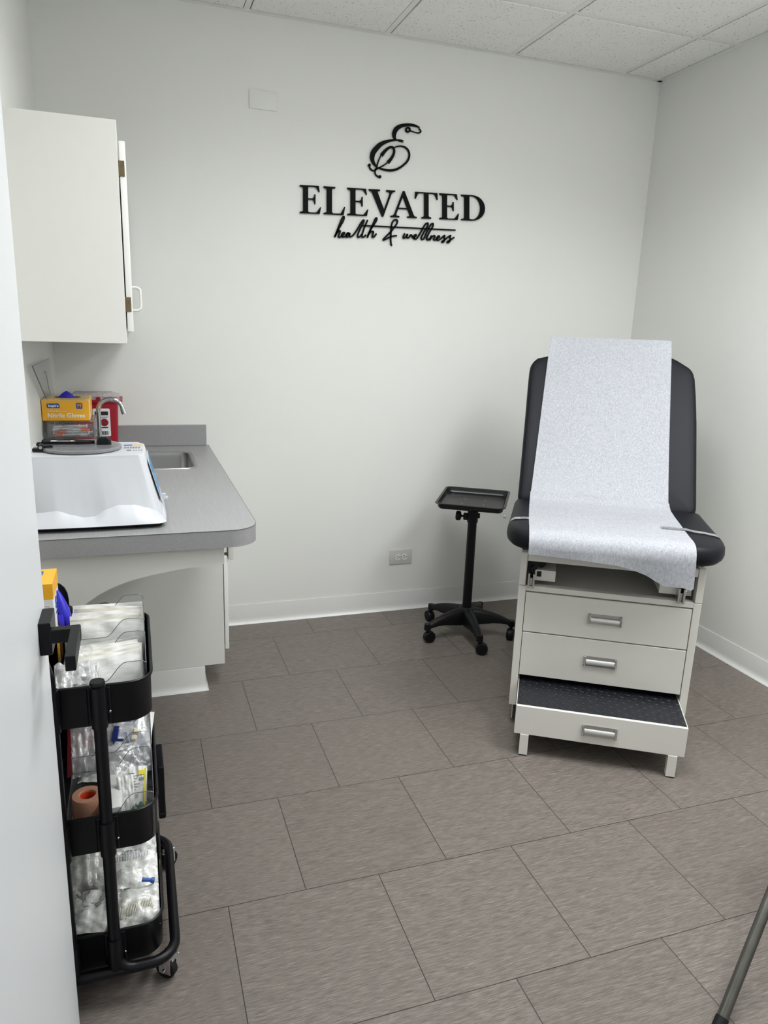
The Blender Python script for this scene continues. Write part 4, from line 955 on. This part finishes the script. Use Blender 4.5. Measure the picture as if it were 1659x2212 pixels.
def clear_bin(label, x0, x1, y0, y1, z0, z1, ear):
    t = thing('clear_bin', label, 'bin', ((x0+x1)/2, (y0+y1)/2, z0)); th = .0018; r = .02
    def top(x):                                   # low lip that sweeps up to an ear at the right
        q = min(max((x-(x1-.085))/.045, 0), 1); q = q*q*(3-2*q); e = min(max((x-(x1-.012))/.012, 0), 1)
        return z1+q*ear-.006*e*e
    n = 26; xs_ = [x0+(x1-x0)*i/n for i in range(n+1)]
    m = MB()
    for y in (y0, y1-th): m.prism([(x0, z0), (x1, z0)]+[(x, top(x)) for x in reversed(xs_)], 'y', y, y+th)
    m.box(x0, x1, y0, y1, z0, z0+th).box(x0, x0+th, y0, y1, z0, z1).box(x1-th, x1, y0, y1, z0, z1+ear-.006)
    ob('shell', m, M_CLEAR, t)
    m = MB()
    for y in (y0+th/2, y1-th/2): m.tube([(x, y, top(x)) for x in xs_], .0008, 6)
    m.tube([(x1-th/2, y0, z1+ear-.006), (x1-th/2, y1, z1+ear-.006)], .0010, 6).tube([(x1-.001, y0+.001, z0+.01), (x1-.001, y0+.001, z1+ear-.008)], .0009, 6).tube([(x1-.001, y1-.001, z0+.01), (x1-.001, y1-.001, z1+ear-.008)], .0009, 6)
    ob('lip', m, M_EDGE, t); return t
zt = TZ[0]-TH+.005
clear_bin('clear bin with wavy lip at the far end of the cart top tray', .517, .686, -1.800, -1.645, zt, .763, .040)
clear_bin('clear bin with wavy lip at the near end of the cart top tray', .517, .686, -1.965, -1.806, zt, .735, .040)
# white paper pouches filed in the two bins
p0 = None; n_ = 0
def pouches(y0, y1, cnt, z, w, h, tilt, label, group, mats, xo=0, name='paper_pouch', zr=0, rz=0):
    protos = []
    for k_ in range(3):
        o = flat(name, pouch_mb(w, h, .0060, k_*7.3+z*3, .9), mats[k_ % len(mats)], label, 'pouch', group)
        protos.append(o)
    for i in range(cnt):
        y = y0+(y1-y0)*i/(cnt-1); q = i/(cnt-1)
        M4 = Matrix.Translation((.601+xo+random.uniform(-.004, .004), y, z+zr*q+random.uniform(-.003, .003))) @ Matrix.Rotation(math.radians(random.uniform(-4, 4)), 4, 'Z') @ Matrix.Rotation(math.radians(tilt+random.uniform(-3, 3)+(10*(1-q))), 4, 'X') @ Matrix.Rotation(math.radians(rz+random.uniform(-3.5, 3.5)), 4, 'Z')
        lb_ = label.replace('white paper pouch', 'white paper pouch nearest the camera side') if i == 0 else label.replace('white paper pouch', 'rearmost white paper pouch') if i == cnt-1 else label.replace('white paper pouch', 'white paper pouch inside the stack')
        if i < 3: o_ = protos[i]; o_.matrix_world = M4; o_['label'] = lb_
        else: dup(protos[i % 3], M4, lb_, group)
pouches(-1.775, -1.665, 8, .728, .158, .118, 62, 'white paper pouch filed in the far clear bin of the cart', 'pouches in the far top bin', [M_PAPER, M_PAPER, M_PAPERC])
pouches(-1.925, -1.832, 12, .712, .150, .105, 46, 'white paper pouch stacked in the near clear bin of the cart', 'pouches in the near top bin', [M_PAPER, M_PAPERC, M_PAPER], .0, rz=5)
# zip bag with vials at the left of the top tray
t = flat('zip_bag', pouch_mb(.088, .110, .036, 4.4, .45, 26), M_FILM, 'crinkled clear zip bag of vials at the near left of the cart top tray', 'bag')
place(t, (.552, -1.952, .726), 38, 6, 8); ZB = t
for k_, (x, y, z) in enumerate(((.545, -1.962, .735), (.565, -1.945, .742), (.540, -1.935, .722))):
    v = thing('vial', ['clear vial with a round cap in the zip bag, lowest', 'clear vial with a white round cap in the zip bag, topmost', 'clear vial with a round cap in the zip bag, farthest left'][k_], 'vial', (x, y, z-.02))
    ob('glass', MB().lathe([(.007, 0), (.0075, .002), (.0075, .018), (.005, .021), (0, .021)], (x, y, z-.02), 16), M_CLEAR, v)
    ob('cap', MB().cyl((x, y, z), (x, y, z+.005), .0068, seg=16), M_SYR if k_ == 1 else M_GREY, v)
t = thing('clear_cup', 'small clear plastic cup lying on the pouches in the near top bin', 'cup', (.568, -1.905, .762))
m = MB().loft([[tuple(Matrix.Translation((.568, -1.897, .776)) @ Matrix.Rotation(.9, 4, 'X') @ Vector((r_*math.cos(a*PI/12), r_*math.sin(a*PI/12), z))) for a in range(24)] for r_, z in ((.001, 0), (.010, 0), (.0125, .016), (.0145, .0165), (.0115, .015), (.009, .002), (.001, .001))])
ob('cup', m, M_CLEAR, t)

# middle tray
zm = TZ[1]-TH+.005
clear_bin('clear bin with wavy lip at the far end of the cart middle tray', .512, .688, -1.805, -1.640, zm, .475, .045)
clear_bin('clear bin with wavy lip at the near end of the cart middle tray', .512, .688, -1.992, -1.812, zm, .440, .045)
def settle(o, zf, x0=.4115, x1=.6885, y0=-2.004, y1=-1.636):
    """let a soft bag be pressed in by the tray walls and floor"""
    W_ = o.matrix_world.copy(); Wi = W_.inverted()
    for q in [o]+[c for c in bpy.data.objects if c.parent == o]:
        for v in q.data.vertices:
            p = W_ @ v.co; over = 0
            for i_, a, c in ((0, x0, x1), (1, y0, y1)):
                if p[i_] < a: over += a-p[i_]; p[i_] = a+.0003*(p[i_]-a)
                if p[i_] > c: over += p[i_]-c; p[i_] = c+.0003*(p[i_]-c)
            p.z += over*.4
            if p.z < zf: p.z = zf
            v.co = Wi @ p
def filmbag(name, w, h, t_, seed, loc, rx, ry, rz, mat, label, cat='bag', crumple=.6):
    o = place(flat(name, pouch_mb(w, h, t_, seed, crumple, 22), mat, label, cat), loc, rx, ry, rz)
    FB.append((o, (.372 if loc[2] > .3 else .082) if loc[2] < .7 else .667)); return o
FB = [(ZB, .667)]
tb = filmbag('tubing_pouch', .125, .135, .020, 1.7, (.630, -1.735, .468), 38, 0, -12, M_FILM, 'clear pouch holding coiled tubing and a navy clamp in the middle tray', 'pouch', .4)
PM = tb.matrix_world.copy()
def inp(name, mb, mat, label, cat, group=None): return tag(ob(name, mb, mat, None, 'world', mat4=PM), label, cat, group)
pb = inp('pouch_backing', pouch_mb(.120, .130, .003, 8.8, .8), M_PAPER, 'white paper backing sheet behind the coiled tubing pouch', 'sheet')
m = MB().tube([((.036+.002*math.sin(a*1.7))*math.cos(a)+.002*a/6, (.034+.0015*math.cos(a*.9))*math.sin(a), .006+.0007*math.sin(a*3)) for a in [i*PI/14 for i in range(84)]], .0015, 8)
m.tube([(-.01, .0, .009), (-.004, .010, .010), (.004, .008, .010), (.005, 0, .010), (.012, -.014, .009), (.02, -.03, .008)], .0015, 8, smooth=5)
tt = inp('coiled_tubing', m, M_TUBE, 'clear tubing coiled in the pouch of the middle tray', 'tubing')
nc = inp('tube_clamp', MB().box(-.030, -.016, -.006, .026, .008, .014, .0015, 1).box(-.030, -.002, -.012, -.006, .008, .014, .0015, 1).box(-.026, -.021, -.020, -.010, .008, .013, .001, 1), M_NAVY, 'navy blue plastic clamp on the coiled tubing in the middle tray', 'clamp')
cc = inp('tube_connector', MB().box(.018, .032, .004, .018, .008, .020, .003, 1).box(.014, .028, -.012, .003, .008, .016, .003, 1), M_CREAM, 'cream plastic connector on the coiled tubing in the middle tray', 'connector')
filmbag('film_bag', .075, .150, .018, 3.1, (.545, -1.745, .470), 40, 6, 10, M_FILM, 'crinkled clear bag at the far left of the middle tray')
place(flat('red_packet', pouch_mb(.070, .14, .006, 6.1, .6), M_REDP, 'red foil packet behind the clear bag in the middle tray', 'packet'), (.533, -1.735, .462), 42, 4, 4)
filmbag('film_bag', .115, .085, .014, 9.4, (.585, -1.795, .442), 30, -4, -14, M_FILMW, 'cloudy white bag lying in front of the tubing pouch')
filmbag('film_bag', .105, .08, .010, 12.4, (.640, -1.795, .448), 30, 6, 12, M_FILM, 'clear bag with fine print lying right of the middle tray', 'bag', .4)
t = thing('bandage_roll', 'tan cohesive bandage roll with orange core in the middle tray', 'bandage roll', (.5495, -1.905, zm+.003))
ob('wrap', MB().lathe([(.0165, 0), (.031, .0), (.0325, .003), (.0328, .066), (.0312, .070), (.0185, .0705), (.0165, .069), (.0165, 0)], (.5495, -1.905, zm+.003), 40), M_TAPE, t)
ob('core', MB().lathe([(.0145, .0), (.0164, .0), (.0164, .066), (.0145, .066), (.0145, .0)], (.5495, -1.905, zm+.003), 32), M_CORE, t)
tag(ob('white_carton', MB().box(.588, .622, -1.975, -1.850, zm+.003, .447, .004, 2), M_PAPER), 'soft white carton standing beside the bandage roll in the middle tray', 'carton')
t = flat('flush_packet', pouch_mb(.044, .092, .010, 2.2, .5), M_PAPER, 'white printed packet with yellow stripe at the right of the middle tray', 'packet')
place(t, (.652, -1.905, .440), 52, 0, -6)
ob('yellow_stripe', MB().box(.0165, .0200, -.040, .040, .0055, .0062), M_YELP, t, True)
ob('yellow_mark', MB().box(.004, .0165, .027, .036, .0058, .0063), M_YELP, t, True)
m = MB()
for i in range(11): m.box(-.018, -.018+.014+(i*5 % 7)*.0018, .030-i*.0058, .0312-i*.0058, .0060, .0064)
for i in range(5): m.box(.006+i*.002, .007+i*.002, .014, .021, .0060, .0064)
m.box(-.018, .012, -.038, -.0355, .0058, .0064)
ob('print', m, M_GINK, t, True)
o = flat('flush_packet', pouch_mb(.036, .088, .008, 5.2, .6), M_FILMW, 'cloudy wrapped packet between the white carton and the striped packet', 'packet'); place(o, (.630, -1.92, .432), 56, 0, 6)
o = flat('flush_packet', pouch_mb(.046, .070, .010, 7.2, .5), M_GREEN, 'dark green packet under the striped packet in the middle tray', 'packet'); place(o, (.655, -1.95, .395), 40, 0, -4)

# bottom tray: packed film bags
zb = TZ[2]-TH
def printed(o, w, h, seed, mat=M_GINK, dense=1):
    rnd = random.Random(seed); m = MB()
    for i in range(int(7*dense)):
        for j in range(9):
            if rnd.random() < .35: continue
            x = -w*.33+w*.66*j/9; y = -h*.2+i*h*.06; m.box(x, x+w*.05*rnd.uniform(.5, 1.2), y, y+h*.018, .0105, .0108)
    ob('print', m, mat, o, True)
spec = [(.14, .13, .024, 1.1, (.615, -1.680, .178), 50, 0, 6, M_FILMW, 'cloudy ribbed bag at the far end of the bottom tray'),
        (.15, .13, .022, 2.3, (.600, -1.735, .172), 46, 5, -9, M_FILMW, 'creased bag with pale print, second from the far end of the bottom tray'),
        (.10, .08, .016, 8.6, (.655, -1.768, .186), 35, 0, 14, M_FILM, 'small torn clear wrapper on the bags of the bottom tray'),
        (.13, .11, .026, 3.7, (.630, -1.800, .172), 42, 0, -6, M_FILMW, 'ribbed white bag in the middle of the bottom tray'),
        (.10, .16, .020, 4.9, (.540, -1.800, .168), 40, 4, 12, M_FILMW, 'tall cloudy bag at the left of the bottom tray'),
        (.07, .10, .012, 11.9, (.530, -1.705, .195), 55, 0, 8, M_FILM, 'clear bag with dark print at the far left of the bottom tray'),
        (.14, .11, .024, 5.9, (.625, -1.880, .168), 36, 0, 5, M_FILMW, 'cloudy bag with a blue connector in the bottom tray'),
        (.12, .09, .020, 6.6, (.560, -1.935, .160), 30, 0, -10, M_FILMW, 'bag at the near left corner of the bottom tray'),
        (.12, .09, .026, 7.4, (.635, -1.950, .158), 32, 0, 4, M_FILMW, 'ribbed yellowish bag at the near right of the bottom tray')]
for i, (w, h, t_, sd, loc, rx, ry, rz, mt, lab) in enumerate(spec):
    o = filmbag('film_bag', w, h, t_, sd, loc, rx, ry, rz, mt, lab, crumple=.42)
    if i in (0, 1, 3, 5, 8): printed(o, w, h, i)
    b = pouch_mb(w*.84, h*.78, t_*.6, sd, .42); b.transform(Matrix.Translation((0, 0, -.001)))
    ob('contents', b, M_PAPERC if i in (0, 8, 4) else M_PAPER, o, True) if i not in (2, 5) else None
    if i in (0, 3, 8):                                                  # corrugated tubing inside
        m = MB(); n_c = 22
        for q in range(n_c):
            x = -w*.3+w*.62*q/n_c; m.tube([(x, -h*.22, .004), (x+.002, -h*.1, t_*.5+.002), (x+.001, h*.06, t_*.5+.003), (x, h*.22, .004)], .0011, 6, smooth=3)
        ob('corrugated_hose', m, M_PAPERC if i == 8 else M_SYR, o, True)
bm_ = MB().cyl((.652, -1.905, .196), (.672, -1.908, .192), .0052, .004, 12).cyl((.672, -1.908, .192), (.68, -1.909, .190), .0065, seg=12)
tag(ob('tube_connector', bm_, M_BLUE), 'blue connector lying on the bags of the bottom tray', 'connector')

# ================================================================== CHAIR AT THE RIGHT EDGE (one leg in view)
t = thing('metal_leg_chair', 'chair with dull steel tube legs, one leg reaching in at lower right', 'chair', (2.45, -2.5, 0), 0)
fx, fy = 1.832, -2.477
tops = [(2.320, -2.231, .43), (2.64, -2.20, .43), (2.30, -2.66, .43), (2.66, -2.62, .43)]
feet = [(fx, fy, 0), (2.93, -2.06, 0), (2.05, -2.93, 0), (2.92, -2.86, 0)]
for a, c in zip(feet, tops):
    a, c = Vector(a), Vector(c); d_ = (c-a).normalized()
    lg = ob('leg', MB().cyl(a+d_*.02, c, .0125, seg=20), M_GUN, t)
    ob('foot_cap', MB().cyl(a+Vector((0, 0, .0005)), a+d_*.024, .0145, .0140, seg=20), M_RUB, lg)
ob('seat', MB().box(2.29, 2.70, -2.70, -2.20, .43, .48, .02, 4), M_VINYL, t)
ob('backrest', MB().box(2.28, 2.66, -2.735, -2.705, .60, .92, .012, 3), M_VINYL, t)
ob('back_post', MB().tube([(2.31, -2.69, .44), (2.31, -2.735, .55), (2.31, -2.745, .90)], .0115, 12, smooth=4).tube([(2.63, -2.69, .44), (2.63, -2.735, .55), (2.63, -2.745, .90)], .0115, 12, smooth=4), M_GUN, t)

for o_, zf_ in FB: settle(o_, zf_)
# world matrices of parts copied or moved by hand settle here
bpy.context.view_layer.update()
